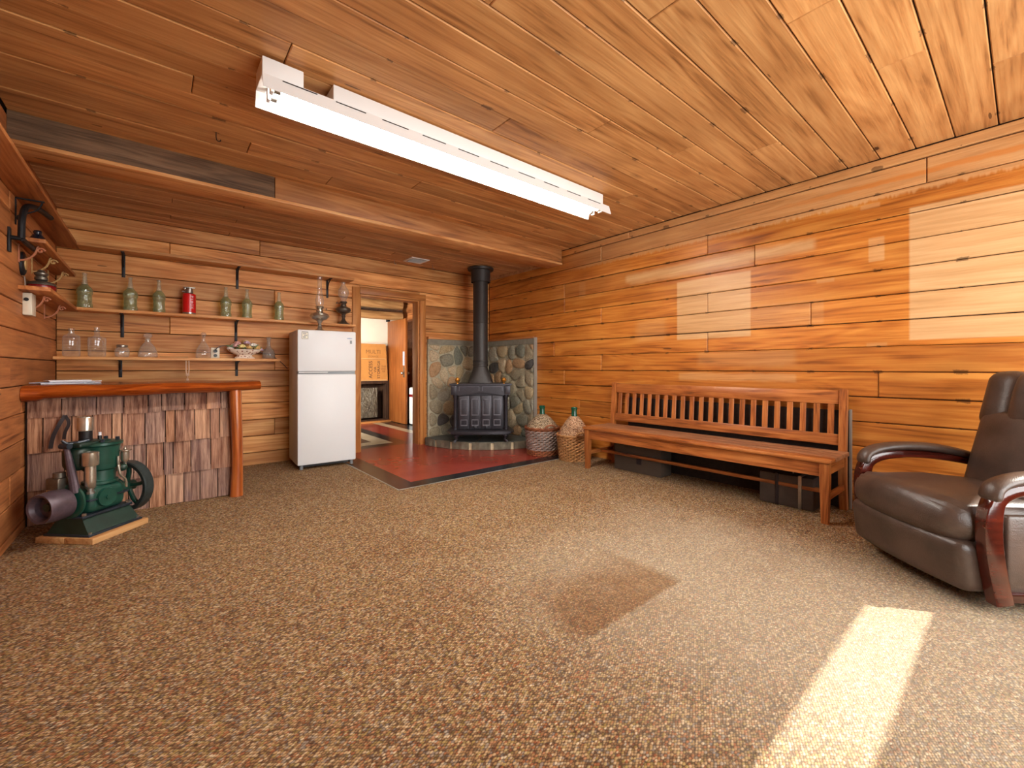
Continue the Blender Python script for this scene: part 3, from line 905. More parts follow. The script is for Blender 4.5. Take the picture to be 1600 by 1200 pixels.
# ================================================================== stone surround and hearth
def clip(poly, p, n):
    """keep the half plane (q-p).n <= 0"""
    out = []
    for i in range(len(poly)):
        a, b = poly[i], poly[(i + 1) % len(poly)]
        da = (a[0] - p[0]) * n[0] + (a[1] - p[1]) * n[1]
        db = (b[0] - p[0]) * n[0] + (b[1] - p[1]) * n[1]
        if da <= 0: out.append(a)
        if (da < 0 < db) or (db < 0 < da):
            s_ = da / (da - db)
            out.append((a[0] + (b[0] - a[0]) * s_, a[1] + (b[1] - a[1]) * s_))
    return out
def cells(seeds, rect, gap):
    res = []
    x0, y0, x1, y1 = rect
    for i, a in enumerate(seeds):
        poly = [(x0, y0), (x1, y0), (x1, y1), (x0, y1)]
        for j, b in enumerate(seeds):
            if i == j: continue
            d = (b[0] - a[0], b[1] - a[1]); L = math.hypot(*d)
            if L > 0.8: continue
            n = (d[0] / L, d[1] / L)
            poly = clip(poly, ((a[0] + b[0]) / 2 - n[0] * gap / 2, (a[1] + b[1]) / 2 - n[1] * gap / 2), n)
            if not poly: break
        if len(poly) >= 3: res.append(poly)
    return res
def chaikin(poly):
    out = []
    for i in range(len(poly)):
        a, b = poly[i], poly[(i + 1) % len(poly)]
        out.append((a[0] * .75 + b[0] * .25, a[1] * .75 + b[1] * .25))
        out.append((a[0] * .25 + b[0] * .75, a[1] * .25 + b[1] * .75))
    return out
def stone_mesh(poly, h):
    cx = sum(p[0] for p in poly) / len(poly); cy = sum(p[1] for p in poly) / len(poly)
    q = chaikin(poly)
    if len(q) < 18: q = chaikin(q)
    n = len(q)
    vs, fs = [], []
    rings = ((1.0, -0.012), (1.0, h * 0.30), (0.90, h * 0.74), (0.62, h))
    for (s_, z) in rings:
        for (x, y) in q:
            vs.append((cx + (x - cx) * s_, cy + (y - cy) * s_, z + (random.uniform(-1, 1) * h * 0.10 if z > 0.01 else 0)))
    for r_ in range(3):
        for k in range(n):
            k2 = (k + 1) % n
            fs.append((r_ * n + k, r_ * n + k2, (r_ + 1) * n + k2, (r_ + 1) * n + k))
    vs.append((cx, cy, h * 1.02))
    for k in range(n):
        fs.append((3 * n + k, 3 * n + (k + 1) % n, 4 * n))
    # local origin at the stone's own centre
    vs = [(x - cx, y - cy, z) for x, y, z in vs]
    m = MB(); m.v = vs; m.f = fs
    return m, (cx, cy)

sur = thing('stone_surround', 'rounded field stone and mortar surround lining the corner behind the stove', 'stone surround', (4.145, 5.575, 0))
ZS0, ZS1 = 0.0, 1.52
m = MB(); m.b2((-1.13, -0.04, ZS0), (0, 0, ZS1), 0.004); m.obj('mortar_bed', M['mortar'], sur)
m = MB(); m.b2((-0.04, -1.13, ZS0), (0, -0.041, ZS1), 0.004); m.obj('mortar_bed', M['mortar'], sur)
m = MB(); m.b2((-1.13, -0.055, ZS1 - 0.075), (-0.056, -0.041, ZS1)); m.obj('cement_cap', M['cement'], sur, smooth=0)
m = MB(); m.b2((-0.055, -1.13, ZS1 - 0.075), (-0.041, -0.041, ZS1)); m.obj('cement_cap', M['cement'], sur, smooth=0)
m = MB(); m.b2((-0.058, -1.140, ZS0), (0, -1.131, ZS1 + 0.012)); m.obj('metal_edge', M['vinyl_trim'], sur, smooth=0)
m = MB(); m.b2((-1.13, -0.06, ZS1 + 0.001), (-0.062, -0.001, ZS1 + 0.035), 0.004); m.obj('ledge_board', M['trim_x'], sur)
m = MB(); m.b2((-0.06, -1.13, ZS1 + 0.001), (-0.001, -0.061, ZS1 + 0.03), 0.004); m.obj('ledge_board', M['shelf_y'], sur)
rs = random.Random(21)
for side in (0, 1):
    seeds = []
    nx, nz = 6, 8
    z = 0.09
    while z < ZS1 - 0.11:
        rowh = rs.uniform(0.16, 0.235)
        x = rs.uniform(-0.02, 0.08)
        while x < 1.12:
            seeds.append((x + rs.uniform(-0.05, 0.05) + 0.06, z + rs.uniform(-0.075, 0.075) + 0.04))
            x += rs.uniform(0.12, 0.30)
        z += rowh
    for poly in cells(seeds, (0.015, 0.10, 1.07 if side else 1.11, ZS1 - 0.08), 0.015):
        A = 0.5 * abs(sum(poly[i][0] * poly[(i + 1) % len(poly)][1] - poly[(i + 1) % len(poly)][0] * poly[i][1] for i in range(len(poly))))
        if A < 0.0022: continue
        mb, (cx, cy) = stone_mesh(poly, rs.uniform(0.018, 0.036))
        o = mb.obj('stone', M['stone'], sur, smooth=60)
        if side == 0:
            Mx = Matrix.Translation((-1.125 + cx, -0.041, cy)) @ FR['back'].to_4x4()
        else:
            Mx = Matrix.Translation((-0.041, -0.045 - cx, cy)) @ FR['right'].to_4x4()
        o.matrix_local = Mx

HR, HH = 1.14, 0.105
hearth = thing('stone_hearth', 'low quarter-round stone hearth slab under the iron stove', 'hearth', (4.09, 5.52, 0.0))
arc = [(-HR * math.cos(PI / 2 * i / 24), -HR * math.sin(PI / 2 * i / 24)) for i in range(25)]
m = MB(); m.prism([(0, 0)] + [(x * 0.985, y * 0.985) for x, y in arc], HH - 0.012); m.obj('mortar_core', M['mortar_light'], hearth, smooth=0)
rs = random.Random(5)
a = 0.0
ends = []
while a < PI / 2 - 0.02:
    w = rs.uniform(0.16, 0.27); b = min(PI / 2, a + w)
    if PI / 2 - b < 0.08: b = PI / 2
    ends.append((a + 0.02, b - 0.02)); a = b
for (a, b) in ends:                       # edge stones
    pts = [a + (b - a) * i / 5 for i in range(6)]
    ro = [HR + rs.uniform(-0.004, 0.012) for _ in pts]
    poly = [(-r_ * math.cos(p), -r_ * math.sin(p)) for p, r_ in zip(pts, ro)] + [(-(HR - 0.16) * math.cos(p), -(HR - 0.16) * math.sin(p)) for p in reversed(pts)]
    m = MB(); m.prism(poly, HH - 0.006, Matrix.Translation((0, 0, 0.004))); m.obj('edge_stone', M['slate_edge'], hearth, smooth=0)
for ring, (r0, r1, nseg) in enumerate(((0.66, HR - 0.005, 4), (0.30, 0.645, 3), (0.02, 0.285, 1))):   # flagstones on top
    for i in range(nseg):
        a = PI / 2 * i / nseg + 0.012; b = PI / 2 * (i + 1) / nseg - 0.012
        pts = [a + (b - a) * k / 6 for k in range(7)]
        poly = [(-r1 * math.cos(p), -r1 * math.sin(p)) for p in pts] + [(-r0 * math.cos(p), -r0 * math.sin(p)) for p in reversed(pts)]
        m = MB(); m.prism(poly, 0.012 + rs.uniform(0, 0.003), Matrix.Translation((0, 0, HH - 0.012))); m.obj('flagstone', M['slate'], hearth, smooth=0)

# ================================================================== iron stove
st = thing('wood_stove', 'black cast iron fireplace stove with folding panel doors and flue pipe', 'stove', (3.537, 4.959, HH), R(-35))
Z0 = -HH   # local heights below are measured from the room floor
def sm(): return MB()
m = sm(); pr_ = [(-0.45, -0.30), (-0.40, -0.42), (-0.30, -0.46), (0.30, -0.46), (0.40, -0.42), (0.45, -0.30), (0.40, 0.18), (-0.40, 0.18)]
m.prism(pr_, 0.028, Matrix.Translation((0, 0, 0.232 + Z0))); m.prism([(x * .95, y * .95) for x, y in pr_], 0.014, Matrix.Translation((0, 0, 0.219 + Z0))); m.obj('ash_shelf', M['stove'], st)
for sx in (-1, 1):
    for (y, x) in ((-0.36, 0.30), (0.10, 0.30)):
        m = sm()
        m.tube([(sx * x, y, 0.225 + Z0), (sx * (x + 0.035), y - 0.01, 0.19 + Z0), (sx * (x + 0.02), y - 0.005, 0.15 + Z0), (sx * (x + 0.045), y - 0.012, 0.127 + Z0), (sx * (x + 0.05), y - 0.014, 0.112 + Z0)],
               [0.034, 0.028, 0.016, 0.020, 0.024], 10)
        m.obj('leg', M['stove'], st)
m = sm(); m.prism([(-0.37, -0.20), (0.37, -0.20), (0.27, 0.20), (-0.27, 0.20)], 0.60, Matrix.Translation((0, 0, 0.26 + Z0))); m.obj('firebox', M['stove'], st)
for sx in (-1, 1):      # columns at the sides of the doors
    m = sm(); m.lathe([(0.032, 0.262), (0.032, 0.29), (0.024, 0.30), (0.024, 0.69), (0.032, 0.705), (0.032, 0.735)], 14, Matrix.Translation((sx * 0.345, -0.235, Z0))); m.obj('column', M['stove'], st)
# lintel with a low pediment edge
m = sm()
prof = [(-0.40, 0.735), (-0.315, 0.735), (-0.315, 0.725), (0.0, 0.775), (0.315, 0.725), (0.315, 0.735), (0.40, 0.735), (0.40, 0.865), (-0.40, 0.865)]
m.prism([(x, z + Z0) for x, z in prof], 0.09, Matrix.Translation((0, -0.20, 0)) @ Matrix.Rotation(PI / 2, 4, 'X'))
m.obj('lintel', M['stove'], st, smooth=0)
for (x0, x1) in ((-0.295, -0.02), (0.02, 0.295)):
    m = sm(); 
    for (lo, hi) in (((x0, 0.845), (x1, 0.852)), ((x0, 0.79), (x0 + 0.007, 0.845)), ((x1 - 0.007, 0.79), (x1, 0.845))):
        m.b2((lo[0], -0.298, lo[1] + Z0), (hi[0], -0.290, hi[1] + Z0))
    m.obj('lintel_moulding', M['stove_edge'], st, smooth=0)
for sx in (-1, 1):
    m = sm(); m.b2((sx * 0.40, -0.31, 0.745 + Z0), (sx * 0.325, -0.205, 0.86 + Z0), 0.006); m.obj('corner_block', M['stove'], st)
m = sm(); m.prism([(-0.42, -0.32), (0.42, -0.32), (0.33, 0.22), (-0.33, 0.22)], 0.022, Matrix.Translation((0, 0, 0.866 + Z0))); m.obj('top_plate', M['stove'], st)
for i in range(4):      # four folding leaves
    x0 = -0.30 + 0.15 * i; x1 = x0 + 0.146
    d = sm(); d.b2((x0, -0.262, 0.275 + Z0), (x1, -0.235, 0.722 + Z0), 0.003); d = d.obj('door', M['stove'], st)
    for (z0, z1) in ((0.455, 0.68), (0.315, 0.40)):
        f = sm()
        f.b2((x0 + 0.026, -0.270, z0 + Z0), (x0 + 0.035, -0.262, z1 + Z0)); f.b2((x1 - 0.035, -0.270, z0 + Z0), (x1 - 0.026, -0.262, z1 + Z0))
        f.b2((x0 + 0.026, -0.270, z1 - 0.009 + Z0), (x1 - 0.026, -0.262, z1 + Z0)); f.b2((x0 + 0.026, -0.276, z0 + Z0), (x1 - 0.026, -0.262, z0 + 0.012 + Z0))
        f.obj('panel_moulding', M['stove_edge'], d, smooth=0)
    if i in (1, 2):
        f = sm(); f.lathe([(0.001, 0), (0.022, 0.002), (0.020, 0.008), (0.008, 0.012), (0.010, 0.022), (0.001, 0.026)], 10, Matrix.Translation(((x0 + x1) / 2, -0.262, 0.298 + Z0)) @ Matrix.Rotation(PI / 2, 4, 'X'))
        f.obj('draft_knob', M['stove'], d)
m = sm(); m.tube([(0.0, -0.27, 0.715 + Z0), (0.012, -0.285, 0.69 + Z0), (0.018, -0.285, 0.65 + Z0), (0.045, -0.285, 0.675 + Z0)], 0.006, 6); m.obj('door_latch', M['stove'], st)
for sx in (-1, 1):
    m = sm(); m.lathe([(0.014, 0), (0.010, 0.010), (0.013, 0.016), (0.026, 0.028), (0.035, 0.050), (0.026, 0.072), (0.010, 0.084), (0.001, 0.087)], 14, Matrix.Translation((sx * 0.315, -0.28, 0.888 + Z0)))
    m.obj('finial', M['brass'], st, label='polished brass ball finial')
# flue: hood, pipe sections, collar
def rrect(w, d, z, n=24, p=4.0):
    out = []
    for k in range(n):
        a = 2 * PI * k / n
        c_, s_ = math.cos(a), math.sin(a)
        r_ = 1.0 / ((abs(c_) ** p + abs(s_) ** p) ** (1 / p))
        out.append((w * r_ * c_, 0.10 + d * r_ * s_, z))
    return out
m = sm(); secs = [rrect(0.185, 0.13, 0.888 + Z0), rrect(0.18, 0.128, 0.90 + Z0), rrect(0.150, 0.118, 0.99 + Z0, p=3), rrect(0.118, 0.108, 1.07 + Z0, p=2.3), rrect(0.106, 0.106, 1.12 + Z0, p=2.0)]
vs = [p for s_ in secs for p in s_]; fs = []
for i in range(len(secs) - 1):
    for k in range(24):
        k2 = (k + 1) % 24
        fs.append((i * 24 + k, i * 24 + k2, (i + 1) * 24 + k2, (i + 1) * 24 + k))
m.add(vs, fs); m.obj('flue_hood', M['pipe'], st)
T = Matrix.Translation((0, 0.10, Z0))
m = sm(); m.lathe([(0.106, 1.12), (0.112, 1.125), (0.112, 1.155), (0.108, 1.16), (0.108, 1.185), (0.112, 1.19), (0.112, 1.205), (0.106, 1.21), (0.105, 1.74)], 28, T); m.obj('pipe', M['pipe'], st)
m = sm(); m.lathe([(0.107, 1.74), (0.109, 1.745), (0.107, 1.75), (0.107, 2.36)], 28, T); m.obj('pipe', M['pipe'], st)
m = sm(); m.lathe([(0.135, 2.33), (0.140, 2.335), (0.140, 2.50), (0.185, 2.505), (0.190, 2.533), (0.11, 2.534)], 32, T, cap=False); m.obj('ceiling_collar', M['pipe'], st)

# ================================================================== refrigerator
fr_ = thing('refrigerator', 'white two-door top-freezer refrigerator standing left of the doorway', 'refrigerator', (1.465, 5.19, CZ), R(-4))
m = MB(); m.b2((-0.30, -0.20, 0.045), (0.30, 0.29, 1.50), 0.006); m.obj('cabinet', M['fridge_side'], fr_)
m = MB(); m.b2((-0.28, -0.19, 0.015), (0.28, -0.16, 0.044)); m.obj('kick_grille', M['black_plastic'], fr_, smooth=0)
d1 = MB(); d1.b2((-0.302, -0.275, 1.055), (0.302, -0.206, 1.503), 0.012, 2); d1 = d1.obj('freezer_door', M['fridge'], fr_)
d2 = MB(); d2.b2((-0.302, -0.275, 0.05), (0.302, -0.206, 1.025), 0.012, 2); d2 = d2.obj('fridge_door', M['fridge'], fr_)
m = MB(); m.b2((-0.296, -0.262, 1.026), (0.296, -0.21, 1.054)); m.obj('door_gap', M['grey_plastic'], fr_, smooth=0)
m = MB(); m.b2((-0.29, -0.282, 1.040), (0.0, -0.2755, 1.050), 0.002); m.obj('grip', M['fridge'], d1)
for sx in (-0.26, 0.26):
    m = MB(); m.cyl((sx, -0.24, 0.0), (sx, -0.24, 0.05), 0.018, n=10); m.obj('foot', M['grey_plastic'], fr_)
s = MB(); s.b2((-0.265, -0.2775, 1.40), (-0.195, -0.2752, 1.485)); s = s.obj('sticker', M['ivory'], d1, smooth=0, label='energy sticker with grey print')
for (lo, hi) in (((-0.262, 1.472), (-0.198, 1.482)), ((-0.262, 1.403), (-0.198, 1.408)), ((-0.262, 1.41), (-0.257, 1.47)), ((-0.203, 1.41), (-0.198, 1.47)),
                 ((-0.25, 1.455), (-0.215, 1.463)), ((-0.24, 1.437), (-0.208, 1.445)), ((-0.25, 1.418), (-0.222, 1.428))):
    p = MB(); p.b2((lo[0], -0.2785, lo[1]), (hi[0], -0.2776, hi[1])); p.obj('print_line', M['grey_plastic'], s, smooth=0)
m = MB(); m.prism([(0.030 * math.cos(2 * PI * k / 20), 0.006 * math.sin(2 * PI * k / 20)) for k in range(20)], 0.002, Matrix.Translation((0.232, -0.2752, 1.425)) @ Matrix.Rotation(PI / 2, 4, 'X'))
m.obj('logo', plain('logo_blue', rgb(150, 168, 196), 0.4), d1, smooth=0, label='small pale blue oval logo')
m = MB(); m.b2((0.236, -0.277, 1.365), (0.258, -0.2752, 1.402)); m.obj('badge', M['grey_plastic'], d1, smooth=0, label='small dark grey badge')

# ================================================================== shingled bar
bar = thing('bar_counter', 'corner bar counter faced with cedar shingles under a varnished live-edge log top', 'bar counter', (-0.70, 4.36, 0))
# local x along the bar, y away from the camera
m = MB(); m.b2((0.005, 0.03, 0.0), (1.19, 0.07, 0.905)); m.obj('front_panel', M['gap'], bar, smooth=0)
m = MB(); m.b2((1.15, 0.071, 0.0), (1.19, 0.42, 0.905)); m.obj('end_panel', M['dark_wood'], bar, smooth=0)
rowsz = [(0.757, 0.93, [0, .166, .345, .494, .634, .715, .859, 1.003, 1.104, 1.185]),
         (0.51, 0.80, [0, .075, .216, .321, .427, .483, .615, .738, .798, .926, 1.03, 1.095, 1.185]),
         (0.25, 0.55, [0, .181, .31, .43, .55, .623, .726, .786, .90, 1.033, 1.185]),
         (0.01, 0.29, [0, .11, .245, .38, .519, .64, .738, .855, .96, 1.082, 1.185])]
rs = random.Random(3)
for ri, (z0, z1, xs) in enumerate(rowsz):
    for a, b in zip(xs[:-1], xs[1:]):
        zz = z0 + rs.uniform(-0.006, 0.006)
        t0, t1 = 0.020 + rs.uniform(-0.003, 0.005), 0.006
        x0, x1 = a + 0.004, b - 0.002
        cx = (x0 + x1) / 2; h = z1 - zz
        hw = (x1 - x0) / 2
        yb = 0.029
        vs = [(-hw, 0, 0), (hw, 0, 0), (hw, -t0, 0), (-hw, -t0, 0), (-hw, 0, h), (hw, 0, h), (hw, -t1, h), (-hw, -t1, h)]
        fs = [(0, 1, 2, 3), (7, 6, 5, 4), (3, 2, 6, 7), (0, 4, 5, 1), (0, 3, 7, 4), (1, 5, 6, 2)]
        m = MB(); m.add(vs, fs)
        m.obj('shingle', M['shingle'], bar, loc=(cx + 0.012, yb, zz), smooth=0)
# log top: half-round wavy front edge, flat top
n = 40
vs, fs = [], []
prof = [(0.44, 0.985), (0.02, 0.985), (-0.06, 0.982), (-0.115, 0.968), (-0.132, 0.945), (-0.118, 0.920), (-0.075, 0.905), (0.03, 0.905), (0.44, 0.905)]
for i in range(n + 1):
    u = i / n; x = 0.004 + 1.40 * u
    w = 0.012 * math.sin(u * 9.5) + 0.008 * math.sin(u * 23 + 1)
    thick = 1.0 - 0.22 * u + (0.12 if u < 0.06 else 0)
    for (y, z) in prof:
        yy = y + (w if y < 0.3 else 0) + (0.25 * max(0, u - 0.86) / 0.14 * 0.3 if y < -0.05 else 0)
        zz = 0.985 - (0.985 - z) * (1.25 * thick) + 0.003 * math.sin(u * 15 + y * 9)
        vs.append((x, yy, zz))
k = len(prof)
for i in range(n):
    for j in range(k):
        j2 = (j + 1) % k
        fs.append((i * k + j, i * k + j2, (i + 1) * k + j2, (i + 1) * k + j))
fs.append(tuple(range(k - 1, -1, -1))); fs.append(tuple(n * k + j for j in range(k)))
m = MB(); m.add(vs, fs); m.obj('log_top', M['varnish_x'], bar, smooth=50)
# end post, slightly crooked
m = MB()
pts = [(1.222 + 0.008 * math.sin(z * 5), -0.04 + 0.004 * math.sin(z * 8), z) for z in [0.0, 0.06, 0.2, 0.35, 0.5, 0.65, 0.8, 0.912]]
m.tube(pts, [0.050, 0.047, 0.043, 0.040, 0.042, 0.043, 0.045, 0.047], 14)
m.obj('post', M['varnish_z'], bar)
m = MB(); m.b2((0.177, -0.008, 0.885), (0.20, 0.006, 0.90), 0.002); m.obj('bottle_hook', M['ivory'], bar)

# ================================================================== bench
bn = thing('slatted_bench', 'long worn oak bench with a slatted back against the right wall', 'bench', (3.856, 1.98, CZ))
# local: x toward the wall, y along the bench (camera end = -y); L = 2.2
HB = 1.12
planks = [(-0.285, -0.165), (-0.163, -0.043), (-0.041, 0.079), (0.081, 0.178)]
for i, (a, b) in enumerate(planks):
    m = MB(); m.b2((a, -HB, 0.424), (b, HB, 0.455), 0.012 if i == 0 else 0.004, 2); m.obj('seat_plank', M['seat_y'] if i else M['bench_y'], bn)
m = MB(); m.b2((-0.252, -HB + 0.06, 0.325), (-0.230, HB - 0.06, 0.423), 0.003); m.obj('apron', M['bench_y'], bn)
m = MB(); m.b2((0.165, -HB + 0.06, 0.33), (0.185, HB - 0.06, 0.423), 0.003); m.obj('apron', M['bench_y'], bn)
for sy in (-1, 1):
    y = sy * (HB - 0.045)
    m = MB()
    vs = []
    for (z, w) in ((0, 0.021), (0.30, 0.028), (0.423, 0.028)):
        for (dx, dy) in ((-1, -1), (1, -1), (1, 1), (-1, 1)): vs.append((-0.245 + dx * w, y + dy * w, z))
    fs = [(3, 2, 1, 0), (8, 9, 10, 11)] + [(r_ * 4 + k, r_ * 4 + (k + 1) % 4, r_ * 4 + 4 + (k + 1) % 4, r_ * 4 + 4 + k) for r_ in range(2) for k in range(4)]
    m.add(vs, fs); m.obj('leg', M['bench_z'], bn, smooth=20)
    m = MB(); m.sweep([(0.232, y, 0.0), (0.205, y, 0.22), (0.205, y, 0.46), (0.222, y, 0.70), (0.240, y, 0.925)],
                      [(-0.027, -0.024), (0.027, -0.024), (0.027, 0.024), (-0.027, 0.024)], up=(1, 0, 0)); m.obj('leg', M['bench_z'], bn, smooth=20)
    m = MB(); m.b2((-0.222, y - 0.015, 0.335), (0.18, y + 0.015, 0.423), 0.003); m.obj('side_rail', M['bench_x'], bn)
    m = MB(); m.b2((-0.222, y - 0.014, 0.155), (0.19, y + 0.014, 0.195), 0.003); m.obj('side_stretcher', M['bench_x'], bn)
m = MB(); m.b2((-0.04, -HB + 0.06, 0.158), (0.0, HB - 0.06, 0.186), 0.004); m.obj('long_stretcher', M['bench_y'], bn)
def bx_(z): return 0.205 + (z - 0.46) * 0.075
m = MB(); m.box((bx_(0.855), 0, 0.862), (0.026, 2 * HB - 0.145, 0.105), (0, R(4.3), 0), 0.004); m.obj('top_rail', M['bench_y'], bn)
m = MB(); m.box((bx_(0.535), 0, 0.535), (0.026, 2 * HB - 0.145, 0.085), (0, R(4.3), 0), 0.004); m.obj('lower_rail', M['bench_y'], bn)
sl = MB(); sl.box((0, 0, 0), (0.014, 0.042, 0.245), None, 0.002, 1); slm = sl.mesh('slat')
slm.materials.append(M['bench_z'])
for i in range(22):
    o = bpy.data.objects.new('slat', slm); COL.objects.link(o); o.parent = bn
    o.location = (bx_(0.69), -HB + 0.125 + i * (2 * HB - 0.25) / 21, 0.692); o.rotation_euler = (0, R(4.3), 0)

# things stored behind and under the bench
o = thing('leaning_panel', 'tall dark panel with a pale edge leaning on the wall behind the bench', 'panel', (4.135, 1.90, CZ))
m = MB(); m.b2((-0.008, -1.02, 0.0), (0.008, 1.00, 0.76)); m.obj('sheet', M['fabric_dark'], o, smooth=0)
m = MB(); m.b2((-0.012, -1.035, 0.0), (0.010, -1.021, 0.77)); m.obj('edge_strip', M['vinyl_trim'], o, smooth=0)
o = thing('cardboard_carton', 'dull grey cardboard carton under the far end of the bench', 'box', (3.945, 2.60, CZ))
m = MB(); m.b2((-0.10, -0.28, 0), (0.10, 0.28, 0.27), 0.004); c_ = m.obj('carton_body', M['cardboard2'], o)
m = MB(); m.b2((-0.098, -0.278, 0.271), (-0.002, 0.278, 0.276)); m.obj('flap', M['cardboard2'], o, smooth=0)
m = MB(); m.b2((0.002, -0.278, 0.271), (0.098, 0.278, 0.276)); m.obj('flap', M['cardboard2'], o, smooth=0)
m = MB(); m.b2((-0.1015, -0.06, 0.09), (-0.1005, 0.0, 0.16)); m.obj('carton_mark', M['ink'], o, smooth=0)
o = thing('storage_case', 'dark case with pale metal straps under the near end of the bench', 'case', (3.93, 1.22, CZ))
m = MB(); m.b2((-0.11, -0.19, 0), (0.11, 0.19, 0.25), 0.012); m.obj('case_body', M['fabric_dark'] if False else plain('case_grey', rgb(66, 56, 50), 0.6, nz=0.2, nscale=10), o)
for y in (-0.10, 0.06):
    m = MB(); m.b2((-0.116, y - 0.012, 0.004), (0.116, y + 0.012, 0.256), 0.002); m.obj('strap', M['steel'] if y < 0 else M['black_leather'], o)
m = MB(); m.tube([(-0.03, -0.03, 0.252), (-0.03, -0.03, 0.275), (0.03, -0.03, 0.275), (0.03, -0.03, 0.252)], 0.006, 6); m.obj('handle', M['steel'], o)
# ================================================================== recliner
rc = thing('recliner', 'brown leather recliner with curved cherry wood arms at the right', 'armchair', (3.40, 0.08, CZ), R(-133.8))
L_ = M['leather']
# local: -y is the front, +x the arm nearer the camera
m = MB(); m.lathe([(0.28, 0.0), (0.30, 0.008), (0.30, 0.028), (0.27, 0.036)], 32); m.lathe([(0.06, 0.036), (0.06, 0.10)], 16); m.obj('swivel_base', M['black_plastic'], rc)
m = MB(); m.b2((-0.28, -0.30, 0.09), (0.28, 0.30, 0.16), 0.01); m.obj('mechanism_frame', M['black_plastic'], rc)
def foot_fn(x, y, z):
    return (x, y - 0.05 * max(0.0, 1 - (x / 0.34) ** 2) * max(0.0, min(1, (0.16 - y) / 0.2)) - 0.04 * (z + 0.11) * 2, z)
m = MB(); m.rbox((0, -0.385, 0.19), (0.70, 0.26, 0.235), 0.045, 4, 6, lambda x, y, z: (x, y - 0.035 * (1 - (x / 0.34) ** 2) * (1 if y < 0 else 0) - 0.10 * z * (1 if y < 0 else 0), z)); m.obj('footrest_panel', L_, rc)
def seat_fn(x, y, z):
    e = max(0.0, 1 - (x / 0.34) ** 2)
    zz = z + 0.025 * e * (1 if z > 0 else 0.2) - 0.10 * max(0, y) 
    yy = y - (0.05 * e if y < -0.1 else 0)
    # gathers towards the side of the front roll
    if y < -0.12 and abs(x) > 0.24:
        zz += 0.004 * math.sin(z * 160 + y * 120)
    return (x, yy, zz)
m = MB(); m.rbox((0, -0.19, 0.372), (0.69, 0.68, 0.20), 0.095, 6, 10, seat_fn); m.obj('seat_cushion', L_, rc)
def back_fn(x, y, z):
    e = max(0.0, 1 - (x / 0.33) ** 2)
    return (x * (1 - 0.10 * max(0, z)), y - 0.04 * e * (1 if y < 0 else 0), z)
m = MB(); m.rbox((0, 0.205, 0.57), (0.66, 0.19, 0.56), 0.075, 5, 8, back_fn, (R(-14), 0, 0)); m.obj('back_cushion', L_, rc)
m = MB(); m.rbox((0, 0.315, 0.72), (0.72, 0.12, 0.70), 0.055, 4, 6, lambda x, y, z: (x * (1 - 0.22 * max(0, z) ** 1.5 * 2), y, z), (R(-14), 0, 0)); m.obj('back_shell', L_, rc)
m = MB(); m.rbox((0, 0.27, 0.905), (0.30, 0.21, 0.34), 0.07, 5, 7, lambda x, y, z: (x, y - 0.02 * (1 - (z / 0.17) ** 2), z), (R(-14), 0, 0)); hp = m.obj('head_pillow', L_, rc)
for sx in (-1, 1):
    m = MB(); m.rbox((sx * 0.235, 0.28, 0.90), (0.20, 0.20, 0.34), 0.065, 5, 5, lambda x, y, z, s=sx: (x, y + 0.25 * max(0, s * x) ** 1.0 * 0.4, z - 0.5 * max(0, s * x) * max(0, z)), (R(-14), 0, 0)); m.obj('head_pillow_wing', L_, rc)
# arms: bentwood arch from the floor at the front over to the back
def smoothp(pts, k=3):
    for _ in range(k):
        out = [pts[0]]
        for a, b in zip(pts[:-1], pts[1:]):
            out.append(tuple(a[i] * .75 + b[i] * .25 for i in range(len(a))))
            out.append(tuple(a[i] * .25 + b[i] * .75 for i in range(len(a))))
        out.append(pts[-1]); pts = out
    return pts
for sx in (-1, 1):
    x = sx * 0.375
    path = smoothp([(x, -0.385, 0.055), (x, -0.425, 0.25), (x, -0.435, 0.43), (x, -0.40, 0.545), (x, -0.20, 0.575), (x, 0.05, 0.555), (x, 0.30, 0.50)], 3)
    n_ = len(path)
    sc = []
    for i in range(n_):
        u = i / (n_ - 1)
        sc.append((1.0, 1.0 - 0.42 * min(1, max(0, (u - 0.35) / 0.3))))
    prof = [(-0.029, -0.028), (-0.023, -0.036), (0.023, -0.036), (0.029, -0.028), (0.029, 0.028), (0.023, 0.036), (-0.023, 0.036), (-0.029, 0.028)]
    m = MB(); m.sweep(path, prof, sc, up=(1, 0, 0)); m.obj('arm', M['cherry'], rc, smooth=50)
    pad = smoothp([(x, -0.428, 0.505), (x, -0.415, 0.575), (x, -0.30, 0.612), (x, -0.10, 0.618), (x, 0.08, 0.592), (x, 0.27, 0.535)], 3)
    m = MB(); k_ = 12
    prof = [(0.047 * math.cos(2 * PI * j / k_) * (1.0), 0.026 * math.sin(2 * PI * j / k_)) for j in range(k_)]
    sc = [(min(1, 0.45 + 6 * min(i, len(pad) - 1 - i) / len(pad)), min(1, 0.4 + 5 * min(i, len(pad) - 1 - i) / len(pad))) for i in range(len(pad))]
    m.sweep(pad, prof, sc, up=(1, 0, 0)); m.obj('arm_pad', L_, rc, smooth=60)
    # side panel under the arm
    m = MB(); m.rbox((sx * 0.345, -0.03, 0.25), (0.035, 0.62, 0.37), 0.015, 3, 4); m.obj('side_panel', L_, rc)
    m = MB(); m.b2((sx * 0.362, -0.36, 0.06), (sx * 0.385, 0.30, 0.10), 0.004); m.obj('bottom_rail', M['cherry'], rc)
    path = smoothp([(x, 0.30, 0.51), (x, 0.335, 0.40), (x, 0.32, 0.25), (x, 0.30, 0.06)], 2)
    m = MB(); m.sweep(path, [(-0.03, -0.022), (0.03, -0.022), (0.03, 0.022), (-0.03, 0.022)], up=(1, 0, 0)); m.obj('arm_back_post', M['cherry'], rc, smooth=50)

